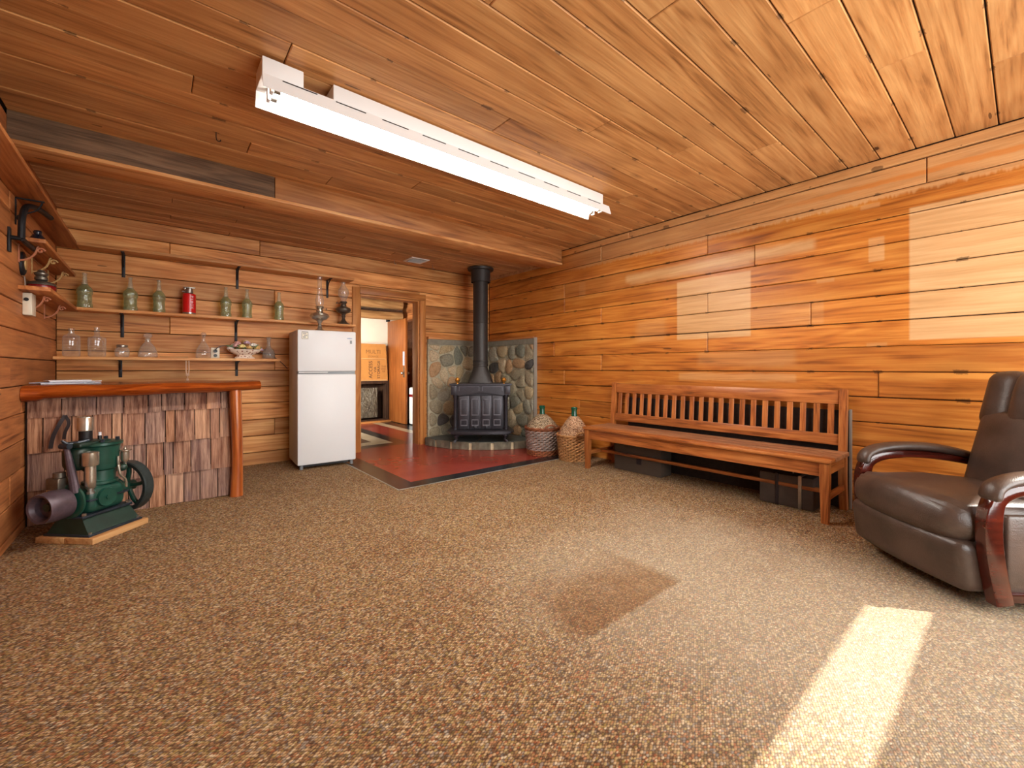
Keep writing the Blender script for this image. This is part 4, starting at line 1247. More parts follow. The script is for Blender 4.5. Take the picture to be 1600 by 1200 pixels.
# ================================================================== engine on its plank
EX = R(45)
pl = thing('engine_board', 'short thick plank lying on the carpet under the green engine', 'plank', (-0.315, 3.95, CZ), R(47))
m = MB(); m.b2((-0.19, -0.19, 0.0), (0.19, -0.002, 0.038), 0.003); m.obj('plank', M['block'], pl)
m = MB(); m.b2((-0.19, 0.002, 0.0), (0.19, 0.19, 0.038), 0.003); m.obj('plank', M['block'], pl)

en = thing('stationary_engine', 'antique green cast iron stationary engine with flywheel, on the plank beside the bar', 'engine', (-0.315, 3.95, CZ + 0.038), EX)
G, GD = M['green_paint'], M['green_dark']
# local x: crank axis (pulley -x, flywheel +x); -y towards the camera
m = MB(); m.b2((-0.175, -0.16, 0.0), (0.175, 0.16, 0.014), 0.004); m.obj('bed_plate', M['slate_paint'], en)
m = MB()
vs = [(-0.165, -0.145, 0.014), (0.165, -0.145, 0.014), (0.165, 0.145, 0.014), (-0.165, 0.145, 0.014), (-0.15, -0.085, 0.105), (0.15, -0.085, 0.105), (0.15, 0.085, 0.105), (-0.15, 0.085, 0.105)]
m.add(vs, [(0, 3, 2, 1), (4, 5, 6, 7), (0, 1, 5, 4), (1, 2, 6, 5), (2, 3, 7, 6), (3, 0, 4, 7)]); m.obj('pedestal', GD, en, smooth=0)
m = MB(); m.b2((-0.16, -0.10, 0.105), (0.16, 0.10, 0.122), 0.005); m.obj('mounting_flange', M['slate_paint'], en)
for (x, y) in ((-0.14, -0.085), (0.14, -0.085), (0.14, 0.085), (-0.14, 0.085)):
    m = MB(); m.cyl((x, y, 0.122), (x, y, 0.138), 0.012, n=6); m.obj('bolt', M['steel'], en)
for (x, y) in ((-0.155, -0.145), (0.155, -0.145)):
    m = MB(); m.cyl((x, y, 0.014), (x, y, 0.026), 0.009, n=6); m.obj('bolt', M['steel'], en)
# crankcase
m = MB(); m.rbox((0, 0, 0.205), (0.25, 0.20, 0.17), 0.05, 4, 3); m.obj('crankcase', G, en)
m = MB(); m.cyl((-0.02, -0.098, 0.21), (-0.02, -0.116, 0.21), 0.062, 0.058, 18); m.cyl((-0.02, -0.114, 0.21), (-0.02, -0.122, 0.21), 0.014, n=6); m.obj('inspection_cover', G, en)
m = MB(); m.b2((-0.128, -0.108, 0.205), (0.128, 0.108, 0.216), 0.003); m.obj('case_flange', M['slate_paint'], en)
m = MB(); m.cyl((-0.27, 0, 0.215), (0.275, 0, 0.215), 0.022, n=14); m.obj('crankshaft', M['steel'], en)
m = MB(); m.cyl((-0.155, 0, 0.215), (-0.10, 0, 0.215), 0.05, 0.058, 18); m.cyl((0.10, 0, 0.215), (0.16, 0, 0.215), 0.058, 0.05, 18); m.obj('bearing_housing', G, en)
# cylinder and water hopper
m = MB(); m.lathe([(0.082, 0.285), (0.092, 0.29), (0.092, 0.305), (0.078, 0.31), (0.078, 0.375), (0.090, 0.385), (0.094, 0.40), (0.098, 0.50), (0.104, 0.535), (0.116, 0.545), (0.116, 0.56), (0.10, 0.565)], 26, Matrix.Translation((0.03, 0.0, 0))); m.obj('cylinder', G, en)
m = MB(); m.rbox((-0.065, 0.03, 0.475), (0.15, 0.14, 0.16), 0.045, 4, 3); m.obj('water_hopper', GD, en)
m = MB(); m.rbox((-0.04, 0.02, 0.562), (0.20, 0.15, 0.03), 0.012, 3, 3); m.obj('cylinder_head', GD, en)
for (x, y) in ((0.10, -0.05), (0.11, 0.05), (-0.02, -0.075), (-0.12, 0.0)):
    m = MB(); m.cyl((x, y, 0.556), (x, y, 0.585), 0.012, n=6); m.obj('head_bolt', M['slate_paint'], en)
# exhaust stack
m = MB(); m.cyl((-0.035, 0.03, 0.57), (-0.035, 0.03, 0.655), 0.034, n=18); m.obj('exhaust_pipe', M['black_iron'], en)
m = MB(); m.lathe([(0.035, 0.64), (0.041, 0.645), (0.041, 0.725), (0.038, 0.732), (0.030, 0.732), (0.030, 0.70)], 20, Matrix.Translation((-0.035, 0.03, 0)), cap=False); m.obj('exhaust_cap', M['nickel'], en)
m = MB(); m.cyl((0.045, 0.02, 0.56), (0.045, 0.02, 0.60), 0.011, n=10); m.obj('spark_plug', M['black_plastic'], en)
m = MB(); m.cyl((0.045, 0.02, 0.60), (0.045, 0.02, 0.622), 0.008, n=10); m.obj('plug_insulator', M['paper'], en)
# mixer: bright cylinder cup on a pipe with an elbow
m = MB(); m.lathe([(0.026, 0.43), (0.040, 0.435), (0.042, 0.44), (0.042, 0.515), (0.038, 0.52), (0.034, 0.52), (0.034, 0.50)], 20, Matrix.Translation((-0.11, -0.095, 0)), cap=False); m.obj('mixer_cup', M['nickel'], en)
m = MB(); m.tube(smoothp([(-0.11, -0.095, 0.44), (-0.11, -0.095, 0.36), (-0.11, -0.095, 0.305), (-0.09, -0.07, 0.29), (-0.05, -0.03, 0.29)], 2), 0.028, 14); m.obj('mixer_pipe', M['nickel'], en)
m = MB(); m.cyl((-0.11, -0.095, 0.30), (-0.11, -0.095, 0.265), 0.016, n=10); m.cyl((-0.11, -0.095, 0.268), (-0.11, -0.095, 0.255), 0.022, n=8); m.obj('drain_cock', M['steel'], en)
# magneto box and fittings on the far-left side
m = MB(); m.box((-0.15, 0.06, 0.325), (0.11, 0.09, 0.085), None, 0.008); m.obj('magneto', M['pewter'], en)
m = MB(); m.cyl((-0.17, 0.05, 0.37), (-0.17, 0.05, 0.40), 0.03, n=14); m.obj('magneto_cap', M['pewter'], en)
m = MB(); m.b2((-0.21, 0.01, 0.285), (-0.19, 0.09, 0.30)); m.b2((-0.2, 0.02, 0.25), (-0.192, 0.06, 0.286)); m.obj('magneto_bracket', M['nickel'], en, smooth=0)
# rocker and push rod
m = MB(); m.tube([(-0.155, 0.02, 0.555), (-0.155, 0.0, 0.47), (-0.158, -0.03, 0.36), (-0.16, -0.05, 0.27)], [0.014, 0.019, 0.022, 0.026], 12); m.obj('push_rod', M['purple_paint'], en)
m = MB(); m.tube([(-0.17, 0.035, 0.60), (-0.15, 0.02, 0.57), (-0.10, 0.0, 0.575), (-0.05, -0.01, 0.585)], [0.006, 0.014, 0.013, 0.010], 10); m.cyl((-0.16, -0.01, 0.562), (-0.16, 0.05, 0.562), 0.018, n=12); m.obj('rocker_arm', M['slate_paint'], en)
# oiler cup with its curved pipe
m = MB(); m.lathe([(0.010, 0.40), (0.022, 0.42), (0.024, 0.43), (0.024, 0.475), (0.020, 0.48), (0.036, 0.485), (0.036, 0.492), (0.010, 0.497), (0.004, 0.512)], 16, Matrix.Translation((0.12, -0.085, 0))); m.obj('oiler', M['nickel'], en)
m = MB(); m.tube(smoothp([(0.12, -0.085, 0.40), (0.12, -0.085, 0.365), (0.085, -0.09, 0.36), (0.06, -0.10, 0.40), (0.06, -0.10, 0.46)], 2), 0.009, 8); m.tube(smoothp([(0.06, -0.10, 0.40), (0.065, -0.108, 0.33), (0.10, -0.112, 0.30), (0.105, -0.112, 0.24)], 2), 0.008, 8); m.obj('oil_pipe', M['nickel'], en)
m = MB(); m.sphere((0.10, -0.09, 0.375), 0.026); m.obj('oil_valve', GD, en)
# belt pulley (hollow drum)
def xrot(cx): return Matrix.Translation((cx, 0, 0.215)) @ Matrix.Rotation(PI / 2, 4, 'Y')
m = MB(); m.lathe([(0.062, -0.045), (0.074, -0.066), (0.086, -0.07), (0.089, -0.062), (0.095, 0.0), (0.089, 0.062), (0.080, 0.068)], 32, xrot(-0.245), cap=False); m.lathe([(0.062, -0.045), (0.060, -0.02), (0.018, -0.015)], 32, xrot(-0.245), cap=False)
pu = m.obj('belt_pulley', M['purple_paint'], en)
m = MB(); m.lathe([(0.001, -0.035), (0.024, -0.033), (0.026, -0.02), (0.026, 0.0)], 20, xrot(-0.245), cap=False); m.obj('pulley_hub', GD, pu)
m = MB(); m.lathe([(0.095, 0.0), (0.108, 0.006), (0.108, 0.018), (0.095, 0.024)], 32, xrot(-0.165)); m.obj('pulley_flange', G, en)
# flywheel with curved spokes
m = MB(); m.lathe([(0.150, -0.032), (0.172, -0.034), (0.178, -0.028), (0.178, 0.028), (0.172, 0.034), (0.150, 0.032), (0.146, 0.0), (0.150, -0.032)], 48, xrot(0.215), cap=False); fw = m.obj('flywheel_rim', M['rim'], en)
m = MB(); m.lathe([(0.022, -0.04), (0.034, -0.04), (0.036, 0.04), (0.022, 0.04)], 20, xrot(0.215)); m.obj('flywheel_hub', G, en)
for k in range(5):
    a = 2 * PI * k / 5 + 0.35
    pts = [(0.215, math.cos(a + w) * r_, 0.215 + math.sin(a + w) * r_) for r_, w in ((0.03, 0.0), (0.07, 0.10), (0.11, 0.10), (0.15, 0.0))]
    m = MB(); m.tube(smoothp(pts, 1), 0.0145, 8); m.obj('spoke', G, en)

# ================================================================== demijohns in baskets
def demijohn(name, label, loc, rz, R0, H0, reed, reed2, straw, coneh, tilt=0.0, group='wicker covered demijohns in baskets'):
    root = thing(name, label, 'demijohn', loc, rz, group)
    # core (dark inside of the weave)
    def rad(u): return R0 * (0.86 + 0.14 * u)
    m = MB(); m.lathe([(rad(0) - 0.012, 0.0), (rad(1) - 0.012, H0)], 40); m.obj('basket_lining', M['reed_dark'], root)
    rows_ = 15; st_ = 34
    w1 = MB(); w2 = MB(); w3 = MB()
    for i in range(rows_):
        u = (i + 0.5) / rows_; z = H0 * u
        pts = []
        N = st_ * 3
        for k in range(N):
            a = 2 * PI * k / N
            rr = rad(u) + 0.006 * math.cos(st_ / 2 * a + PI * i)
            pts.append((rr * math.cos(a), rr * math.sin(a), z + 0.003 * math.sin(st_ / 2 * a + PI * i)))
        (w2 if i in (0, 1, 2) else w3 if i == rows_ - 1 else w1).tube(pts, H0 / rows_ * 0.46, 5, closed=True)
    w1.obj('weave', reed, root, smooth=60)['kind'] = 'stuff'; w2.obj('weave_band', reed2, root, smooth=60)['kind'] = 'stuff'; w3.obj('top_band', reed2, root, smooth=60)
    s_ = MB()
    for k in range(st_):
        a = 2 * PI * (k + 0.25) / st_
        s_.cyl((rad(0) * math.cos(a), rad(0) * math.sin(a), 0.0), (rad(1) * math.cos(a), rad(1) * math.sin(a), H0 + 0.01), 0.0055, n=5)
    o = s_.obj('stakes', reed2, root); o['kind'] = 'stuff'
    m = MB(); pts = [((rad(1) + 0.004) * math.cos(2 * PI * k / 60), (rad(1) + 0.004) * math.sin(2 * PI * k / 60), H0 + 0.008 + 0.004 * math.sin(k * 1.6)) for k in range(60)]
    m.tube(pts, 0.013, 8, closed=True); m.obj('rim', reed2, root, smooth=60)
    for s2 in (-1, 1):
        m = MB()
        for ph in (0, PI):
            pts = []
            for k in range(25):
                v = k / 24; a = PI * v
                px = s2 * (rad(1) + 0.006 + 0.035 * math.sin(a)); py = 0.07 * math.cos(a); pz = H0 + 0.005 + 0.055 * math.sin(a)
                pts.append((px + 0.006 * math.cos(v * 30 + ph), py, pz + 0.006 * math.sin(v * 30 + ph)))
            m.tube(pts, 0.008, 6)
        m.obj('basket_handle', reed2, root, smooth=60)
    R1 = rad(1) - 0.012
    m = MB(); m.lathe([(R1, H0 - 0.02), (R1 * 0.98, H0 + 0.02), (R1 * 0.84, H0 + coneh * 0.35), (R1 * 0.56, H0 + coneh * 0.72), (0.052, H0 + coneh), (0.046, H0 + coneh + 0.002)], 36); m.obj('straw_cover', straw, root)
    zt = H0 + coneh
    m = MB(); m.lathe([(0.040, zt - 0.01), (0.034, zt + 0.02), (0.033, zt + 0.075), (0.038, zt + 0.078), (0.039, zt + 0.105), (0.034, zt + 0.108), (0.028, zt + 0.09)], 20, cap=False); m.obj('bottle_neck', M['glass_bottle_green'], root)
    return root
demijohn('demijohn', 'green-necked demijohn in a grey woven basket right beside the stone hearth', (3.80, 3.97, 0.0), R(70), 0.215, 0.335, M['reed_grey'], M['reed_red'], M['straw_grey'], 0.175)
demijohn('demijohn', 'green-necked demijohn in a tan basket next to the end of the bench', (3.84, 3.46, CZ), R(65), 0.20, 0.29, M['reed_tan'], M['reed_tan'], M['straw_warm'], 0.225)
# ================================================================== shelves with iron brackets
def bracket_back(parent, x, ztop, h, dep):
    m = MB()
    m.b2((x - 0.013, YB - 0.008, ztop - h), (x + 0.013, YB - 0.001, ztop), 0.002)
    m.b2((x - 0.013, YB - dep, ztop - 0.008), (x + 0.013, YB - 0.001, ztop - 0.001), 0.002)
    m.tube([(x, YB - 0.01, ztop - h * 0.55), (x, YB - dep * 0.35, ztop - h * 0.22), (x, YB - dep * 0.75, ztop - 0.01)], 0.006, 6)
    m.obj('shelf_bracket', M['black_iron'], parent)
def shelf(label, x0, x1, z0, th, dep, brs, bh, mat='shelf'):
    t_ = thing('wall_shelf', label, 'shelf', (0, 0, 0))
    m = MB(); m.box(((x0 + x1) / 2, YB - dep / 2 - 0.001, z0 + th / 2), (x1 - x0, dep, th), None, 0.003)
    # give the board its own centre so the grain differs
    o = m.obj('shelf_board', M[mat], t_)
    for x in brs: bracket_back(t_, x, z0, bh, dep * 0.85)
    return t_
shelf('top long pine shelf on the back wall, holding nothing', -0.55, 1.90, 2.195, 0.028, 0.20, (-0.249, 0.682, 1.634), 0.22)
shelf('middle pine shelf on the back wall, holding green bottles', -0.55, 1.92, 1.615, 0.028, 0.20, (-0.258, 0.67), 0.22)
shelf('lowest pine shelf on the back wall, holding clear bottles and flowers', -0.695, 1.07, 1.175, 0.028, 0.20, (-0.271, 0.676), 0.165)
def lshelf(label, y0, y1, z0, th, x1=-0.55):
    t_ = thing('wall_shelf', label, 'shelf', (0, 0, 0))
    m = MB(); m.b2((XL + 0.001, y0, z0), (x1, y1, z0 + th), 0.003); m.obj('shelf_board', M['shelf_y'], t_)
    return t_
top_l = lshelf('long top shelf board high on the left wall', 2.2, YB - 0.003, 2.195, 0.028)
sh2 = lshelf('short shelf board on the left wall between two others', 4.10, YB - 0.14, 1.915, 0.026, -0.56)
sh3 = lshelf('left wall shelf carrying the red lantern', 4.20, YB - 0.003, 1.615, 0.028, -0.552)
# scroll brackets, antique gold
def scroll(parent, y, ztop, mat, s=1.0):
    pts = []
    for k in range(26):      # big S curve in the XZ plane
        u = k / 25
        a = -2.6 + u * 5.4
        rr = 0.030 * s * (1 - 0.35 * u)
        pts.append((XL + 0.015 + 0.09 * s * u + rr * math.cos(a) * 0.6, y, ztop - 0.085 * s * (1 - u) + rr * math.sin(a) * 0.7 - 0.01))
    m = MB(); m.tube(pts, 0.0065, 6)
    c2 = [(XL + 0.10 * s + 0.02 * s * (1 - k / 18) * math.cos(k * 0.45), y, ztop - 0.03 * s + 0.02 * s * (1 - k / 18) * math.sin(k * 0.45)) for k in range(18)]
    m.tube(c2, 0.006, 6)
    m.b2((XL + 0.001, y - 0.009, ztop - 0.12 * s), (XL + 0.007, y + 0.009, ztop - 0.001))
    m.obj('scroll_bracket', mat, parent)
scroll(sh2, 4.22, 1.914, M['copper'], 1.0); scroll(sh2, 4.60, 1.914, M['antique_gold'], 1.1); scroll(sh2, 5.20, 1.914, M['antique_gold'], 1.0)
scroll(sh3, 4.46, 1.614, M['copper'], 0.95); scroll(sh3, 5.05, 1.614, M['copper'], 1.0)
# thin wrought bracket under the top left shelf
m = MB(); m.b2((XL + 0.001, 4.13, 2.02), (XL + 0.007, 4.145, 2.194)); m.b2((XL + 0.001, 4.13, 2.187), (-0.57, 4.145, 2.194))
m.tube(smoothp([(XL + 0.01, 4.137, 2.075), (XL + 0.05, 4.137, 2.10), (XL + 0.10, 4.137, 2.13), (-0.58, 4.137, 2.185)], 2), 0.005, 6)
m.tube([(XL + 0.03 + 0.02 * (1 - k / 20) * math.cos(2.5 + k * .4), 4.137, 2.06 + 0.02 * (1 - k / 20) * math.sin(2.5 + k * .4)) for k in range(20)], 0.005, 6)
m.obj('shelf_bracket', M['black_iron'], top_l)

# ------------------------------------------------------------------ lathe-made bottles
def bottle(label, loc, parts, cat='bottle', name='glass_bottle', group=None, n=22, rz=0.0):
    """parts: (name, profile, material)"""
    t_ = thing(name, label, cat, loc, rz, group)
    for (nm, prof, mat) in parts:
        m = MB(); m.lathe(prof, n, cap=True); m.obj(nm, M[mat] if isinstance(mat, str) else mat, t_, smooth=50)
    return t_
ZM, ZLW = 1.6435, 1.2035
gb_body = [(0.046, 0.0), (0.054, 0.006), (0.054, 0.035), (0.049, 0.045), (0.049, 0.12), (0.055, 0.13), (0.055, 0.165), (0.050, 0.18), (0.030, 0.205), (0.022, 0.215)]
gb_neck = [(0.022, 0.215), (0.024, 0.222), (0.018, 0.236), (0.019, 0.25), (0.015, 0.262), (0.016, 0.275), (0.0135, 0.285), (0.0135, 0.30), (0.017, 0.303), (0.017, 0.318), (0.012, 0.32)]
gb_slim = [(r * 0.92 if z < 0.2 else r, z) for r, z in gb_body]
for x, lab, slim in ((-0.505, 'green embossed bottle on the middle shelf, the one in the left corner', 0),
                     (-0.196, 'green embossed bottle on the middle shelf, second from the left corner', 0),
                     (0.015, 'green embossed bottle directly left of the red extinguisher', 1),
                     (0.565, 'green embossed bottle directly right of the red extinguisher', 1),
                     (0.759, 'green embossed bottle above the flower bowl on the middle shelf', 1),
                     (1.073, 'green embossed bottle nearest the refrigerator and oil lamps', 1)):
    bottle(lab, (x, 5.46, ZM), [('bottle_body', gb_slim if slim else gb_body, 'glass_green'), ('bottle_neck', gb_neck, 'glass_neck')], group='green bottles on the middle shelf')

# red extinguisher
ex = thing('fire_extinguisher', 'small red canister extinguisher with chrome head among the green bottles', 'extinguisher', (0.252, 5.46, ZM))
m = MB(); m.lathe([(0.050, 0.0), (0.054, 0.006), (0.054, 0.020)], 24); m.obj('base_ring', M['steel'], ex)
m = MB(); m.lathe([(0.055, 0.020), (0.056, 0.024), (0.056, 0.205), (0.050, 0.212), (0.03, 0.214)], 28); m.obj('canister', M['ext_red'], ex)
m = MB(); m.lathe([(0.03, 0.213), (0.034, 0.22), (0.032, 0.265), (0.026, 0.27)], 20); m.obj('valve_head', M['steel'], ex)
m = MB(); m.b2((-0.05, -0.012, 0.272), (0.05, 0.012, 0.282), 0.003); m.b2((-0.042, -0.01, 0.255), (-0.03, 0.01, 0.272), 0.002); m.obj('handle', M['steel'], ex)
m = MB(); m.cyl((-0.03, 0, 0.235), (-0.058, -0.005, 0.232), 0.008, n=10); m.obj('nozzle', M['steel'], ex)
for k, ch in enumerate('PYROX'):
    a = R(-90 + 20)
    zz = 0.18 - k * 0.028
    Mx = Matrix.Translation((0.0565 * math.cos(a), 0.0565 * math.sin(a), zz)) @ Matrix.Rotation(R(20), 4, 'Z') @ Matrix.Rotation(PI / 2, 4, 'X') @ Matrix.Rotation(-PI / 2, 4, 'Z')
    text_mesh(ch, 0.034, 'letter', M['paper'], ex, Mx)

# oil lamps
lp = thing('oil_lamp', 'tall metal oil lamp with long glass chimney on top of the refrigerator', 'oil lamp', (1.44, 5.20, CZ + 1.5005))
m = MB(); m.lathe([(0.085, 0.0), (0.082, 0.008), (0.060, 0.020), (0.030, 0.042), (0.020, 0.07), (0.024, 0.085), (0.018, 0.10), (0.028, 0.125), (0.040, 0.14)], 28); m.obj('foot', M['nickel'], lp)
m = MB(); m.lathe([(0.040, 0.14), (0.080, 0.155), (0.100, 0.178), (0.104, 0.190), (0.098, 0.200), (0.098, 0.204), (0.088, 0.215), (0.05, 0.232), (0.034, 0.238)], 30); m.obj('font', M['nickel'], lp)
m = MB(); m.lathe([(0.034, 0.238), (0.038, 0.245), (0.038, 0.26), (0.030, 0.265), (0.044, 0.285), (0.048, 0.295), (0.044, 0.30)], 22); m.cyl((0.04, 0, 0.275), (0.075, 0.0, 0.275), 0.004, n=6); m.cyl((0.072, 0, 0.275), (0.078, 0, 0.275), 0.012, n=10); m.obj('burner', M['nickel'], lp)
m = MB(); m.lathe([(0.034, 0.298), (0.042, 0.33), (0.045, 0.37), (0.036, 0.42), (0.026, 0.47), (0.022, 0.54), (0.022, 0.60), (0.028, 0.645)], 24, cap=False); m.obj('chimney', M['glass_clear'], lp)
lp2 = thing('oil_lamp', 'shorter dark pewter oil lamp with bulbous glass chimney beside the door frame', 'oil lamp', (1.79, 5.45, ZM))
m = MB(); m.lathe([(0.078, 0.0), (0.074, 0.008), (0.050, 0.022), (0.026, 0.05), (0.018, 0.08), (0.026, 0.10), (0.020, 0.115), (0.036, 0.135)], 28); m.obj('foot', M['pewter'], lp2)
m = MB(); m.lathe([(0.036, 0.135), (0.074, 0.15), (0.088, 0.172), (0.090, 0.185), (0.078, 0.205), (0.045, 0.222), (0.032, 0.226)], 30); m.obj('font', M['pewter'], lp2)
m = MB(); m.lathe([(0.032, 0.226), (0.036, 0.24), (0.030, 0.255), (0.044, 0.275), (0.042, 0.285)], 22); m.cyl((-0.04, 0, 0.262), (-0.08, 0.0, 0.262), 0.004, n=6); m.cyl((-0.078, 0, 0.262), (-0.084, 0, 0.262), 0.012, n=10); m.obj('burner', M['pewter'], lp2)
m = MB(); m.lathe([(0.028, 0.284), (0.034, 0.31), (0.058, 0.36), (0.066, 0.395), (0.060, 0.43), (0.036, 0.465), (0.022, 0.49), (0.022, 0.53)], 24, cap=False); m.obj('chimney', M['glass_etched'], lp2)

# clear glass on the low shelf
bottle('tall clear glass bottle in the left corner of the lowest shelf', (-0.59, 5.46, ZLW), [('bottle_body', [(0.050, 0), (0.058, 0.008), (0.058, 0.165), (0.052, 0.185), (0.026, 0.20), (0.018, 0.205), (0.017, 0.235), (0.022, 0.237), (0.022, 0.25)], 'glass_clear')])
bottle('clear square-shouldered bottle with long neck, second on the lowest shelf', (-0.425, 5.46, ZLW), [('bottle_body', [(0.052, 0), (0.060, 0.008), (0.064, 0.15), (0.060, 0.172), (0.024, 0.188), (0.018, 0.20), (0.017, 0.255), (0.021, 0.257), (0.021, 0.268)], 'glass_clear')])
bottle('small round glass jar with metal screw lid on the lowest shelf', (-0.254, 5.46, ZLW), [('jar_body', [(0.040, 0), (0.050, 0.008), (0.054, 0.04), (0.050, 0.078), (0.038, 0.088), (0.036, 0.093)], 'glass_etched'), ('lid', [(0.038, 0.092), (0.040, 0.094), (0.040, 0.112), (0.036, 0.116)], 'steel')], 'jar', 'glass_jar')
bottle('squat cut-glass decanter with faceted stopper on the lowest shelf', (-0.07, 5.46, ZLW), [('decanter_body', [(0.066, 0), (0.076, 0.008), (0.074, 0.04), (0.058, 0.095), (0.036, 0.13), (0.022, 0.15), (0.020, 0.168), (0.028, 0.172), (0.028, 0.178)], 'glass_etched'), ('stopper', [(0.016, 0.170), (0.016, 0.185), (0.034, 0.20), (0.036, 0.215), (0.024, 0.23), (0.004, 0.234)], 'glass_etched')], 'decanter', 'glass_decanter', n=10)
bottle('clear conical flask with round stopper left of the wall outlet', (0.371, 5.46, ZLW), [('flask_body', [(0.058, 0), (0.066, 0.008), (0.066, 0.05), (0.054, 0.10), (0.030, 0.145), (0.017, 0.17), (0.015, 0.215), (0.020, 0.22)], 'glass_clear'), ('stopper', [(0.012, 0.214), (0.014, 0.226), (0.024, 0.24), (0.024, 0.252), (0.012, 0.265)], 'glass_etched')], 'flask', 'glass_flask')
bottle('smoky glass carafe with flared lip right of the flower bowl', (0.966, 5.45, ZLW), [('carafe_body', [(0.055, 0), (0.063, 0.008), (0.064, 0.06), (0.052, 0.095), (0.024, 0.125), (0.017, 0.15), (0.018, 0.21), (0.026, 0.236), (0.028, 0.24)], glassy('smoky_glass', (0.74, 0.70, 0.66, 1), 0.22, (0.6, 0.56, 0.52, 1)))], 'carafe', 'glass_carafe')
o = thing('wood_stick', 'thin pale wooden stick lying on the lowest shelf', 'stick', (0.13, 5.43, ZLW)); m = MB(); m.box((0, 0, 0.006), (0.22, 0.018, 0.011), None, 0.002); m.obj('stick', M['block'], o)

# flower bowl
fb = thing('flower_bowl', 'footed lace-pattern ceramic bowl of pastel china flowers on the lowest shelf', 'flower bowl', (0.735, 5.46, ZLW))
m = MB(); m.lathe([(0.075, 0.0), (0.078, 0.008), (0.060, 0.022), (0.055, 0.035), (0.085, 0.052), (0.118, 0.078), (0.128, 0.098), (0.122, 0.100), (0.09, 0.07)], 30, Matrix.Diagonal((1.25, 0.72, 1, 1)), cap=False)
t = NT('lace_china'); v = t.vor(t.objco(), 34.0); col = t.mix(t.math('LESS_THAN', v.outputs['Distance'], 0.30), rgb(232, 214, 196), rgb(150, 96, 76)); mm = t.bsdf(col, 0.35)
m.obj('bowl', mm, fb)
rs = random.Random(11)
cols = [rgb(236, 222, 214), rgb(226, 176, 172), rgb(240, 222, 150), rgb(204, 172, 190), rgb(240, 236, 226), rgb(232, 190, 120)]
fm = [plain('petal_%d' % i, c, 0.5) for i, c in enumerate(cols)]
lm = plain('china_leaf', rgb(112, 150, 104), 0.45)
spots = [(-0.13, 0.0, 0.105), (-0.085, -0.045, 0.135), (-0.03, -0.06, 0.125), (0.02, -0.02, 0.17), (0.07, -0.05, 0.145), (0.12, -0.02, 0.115), (0.10, 0.03, 0.15), (-0.06, 0.03, 0.165), (0.02, 0.05, 0.18), (0.145, 0.01, 0.10), (-0.10, 0.03, 0.14), (0.035, -0.07, 0.115)]
for i, (x, y, z) in enumerate(spots):
    m = MB()
    s_ = 0.024 + rs.uniform(0, 0.010)
    for ring, (nn, rr, up, tilt) in enumerate(((6, 1.0, 0.0, 0.5), (5, 0.6, 0.35, 1.0))):
        for k in range(nn):
            a = 2 * PI * k / nn + ring * 0.5
            m.sphere((x + math.cos(a) * s_ * rr * 0.7, y + math.sin(a) * s_ * rr * 0.7, z + up * s_), s_ * 0.52, 7, 5, (1, 1, 0.75))
    m.sphere((x, y, z + s_ * 0.5), s_ * 0.4, 7, 5)
    m.obj('flower', fm[i % len(fm)], fb, smooth=70)
for i in range(14):
    a = 2 * PI * i / 14 + 0.2
    x, y, z = 0.135 * math.cos(a), 0.075 * math.sin(a), 0.108 + rs.uniform(0, 0.03)
    m = MB(); m.sphere((0, 0, 0), 0.026, 8, 5, (1.4, 0.6, 0.22)); o = m.obj('leaf', lm, fb, smooth=70); o.location = (x, y, z); o.rotation_euler = (rs.uniform(-.5, .5), rs.uniform(-.6, .2), a)

# outlet with plug and cord
ol = thing('wall_outlet', 'ivory duplex wall outlet with black plug behind the lowest shelf', 'outlet', (0.482, YB, 1.262))
m = MB(); m.b2((-0.038, -0.008, -0.056), (0.038, -0.001, 0.056), 0.003); m.obj('cover_plate', M['ivory'], ol)
for z in (0.02, -0.028):
    m = MB(); m.cyl((0, -0.008, z), (0, -0.012 if z < 0 else -0.035, z), 0.017, n=14); m.obj('socket' if z < 0 else 'plug', M['black_plastic'], ol)
m = MB(); m.tube(smoothp([(0, -0.032, 0.02), (0.005, -0.05, 0.05), (0.05, -0.045, 0.075), (0.12, -0.035, 0.085), (0.24, -0.03, 0.06), (0.42, -0.02, 0.02), (0.56, -0.015, -0.03), (0.64, -0.015, -0.10), (0.70, -0.015, -0.17)], 3), 0.004, 6); m.obj('power_cord', M['black_plastic'], ol)
# tan plastic clip hanging below the lowest shelf
cp = thing('hanging_clip', 'tan looped plastic clip hanging beneath the lowest shelf', 'clip', (0.236, 5.40, 1.174))
m = MB(); m.tube(smoothp([(-0.012, 0, 0), (-0.012, 0, -0.10), (-0.008, 0, -0.135), (0.008, 0, -0.135), (0.012, 0, -0.10), (0.012, 0, 0)], 2), 0.005, 6); m.obj('loop', M['tan_plastic'], cp)
m = MB(); m.b2((-0.014, -0.006, -0.155), (0.014, 0.006, -0.130), 0.003); m.b2((-0.010, -0.004, -0.200), (0.010, 0.004, -0.180), 0.003); m.tube([(0, 0, -0.155), (0, 0, -0.182)], 0.003, 6); m.obj('clip_body', M['tan_plastic'], cp)

# papers on the bar
pp = thing('paper_stack', 'small pile of white papers and an envelope on the bar top', 'papers', (-0.50, 4.44, 0.987))
for k, (x, y, a, w, d, mt) in enumerate(((0.02, 0.0, 0.15, 0.30, 0.21, 'paper'), (-0.02, 0.01, -0.2, 0.28, 0.20, 'paper2'), (0.05, -0.02, 0.05, 0.26, 0.12, 'paper'), (0.0, 0.03, 0.3, 0.22, 0.16, 'paper'))):
    m = MB(); m.box((0, 0, 0.003), (w, d, 0.005), None); o = m.obj('sheet', M[mt], pp, smooth=0); o.location = (x, y, k * 0.0065); o.rotation_euler = (0, 0, a)

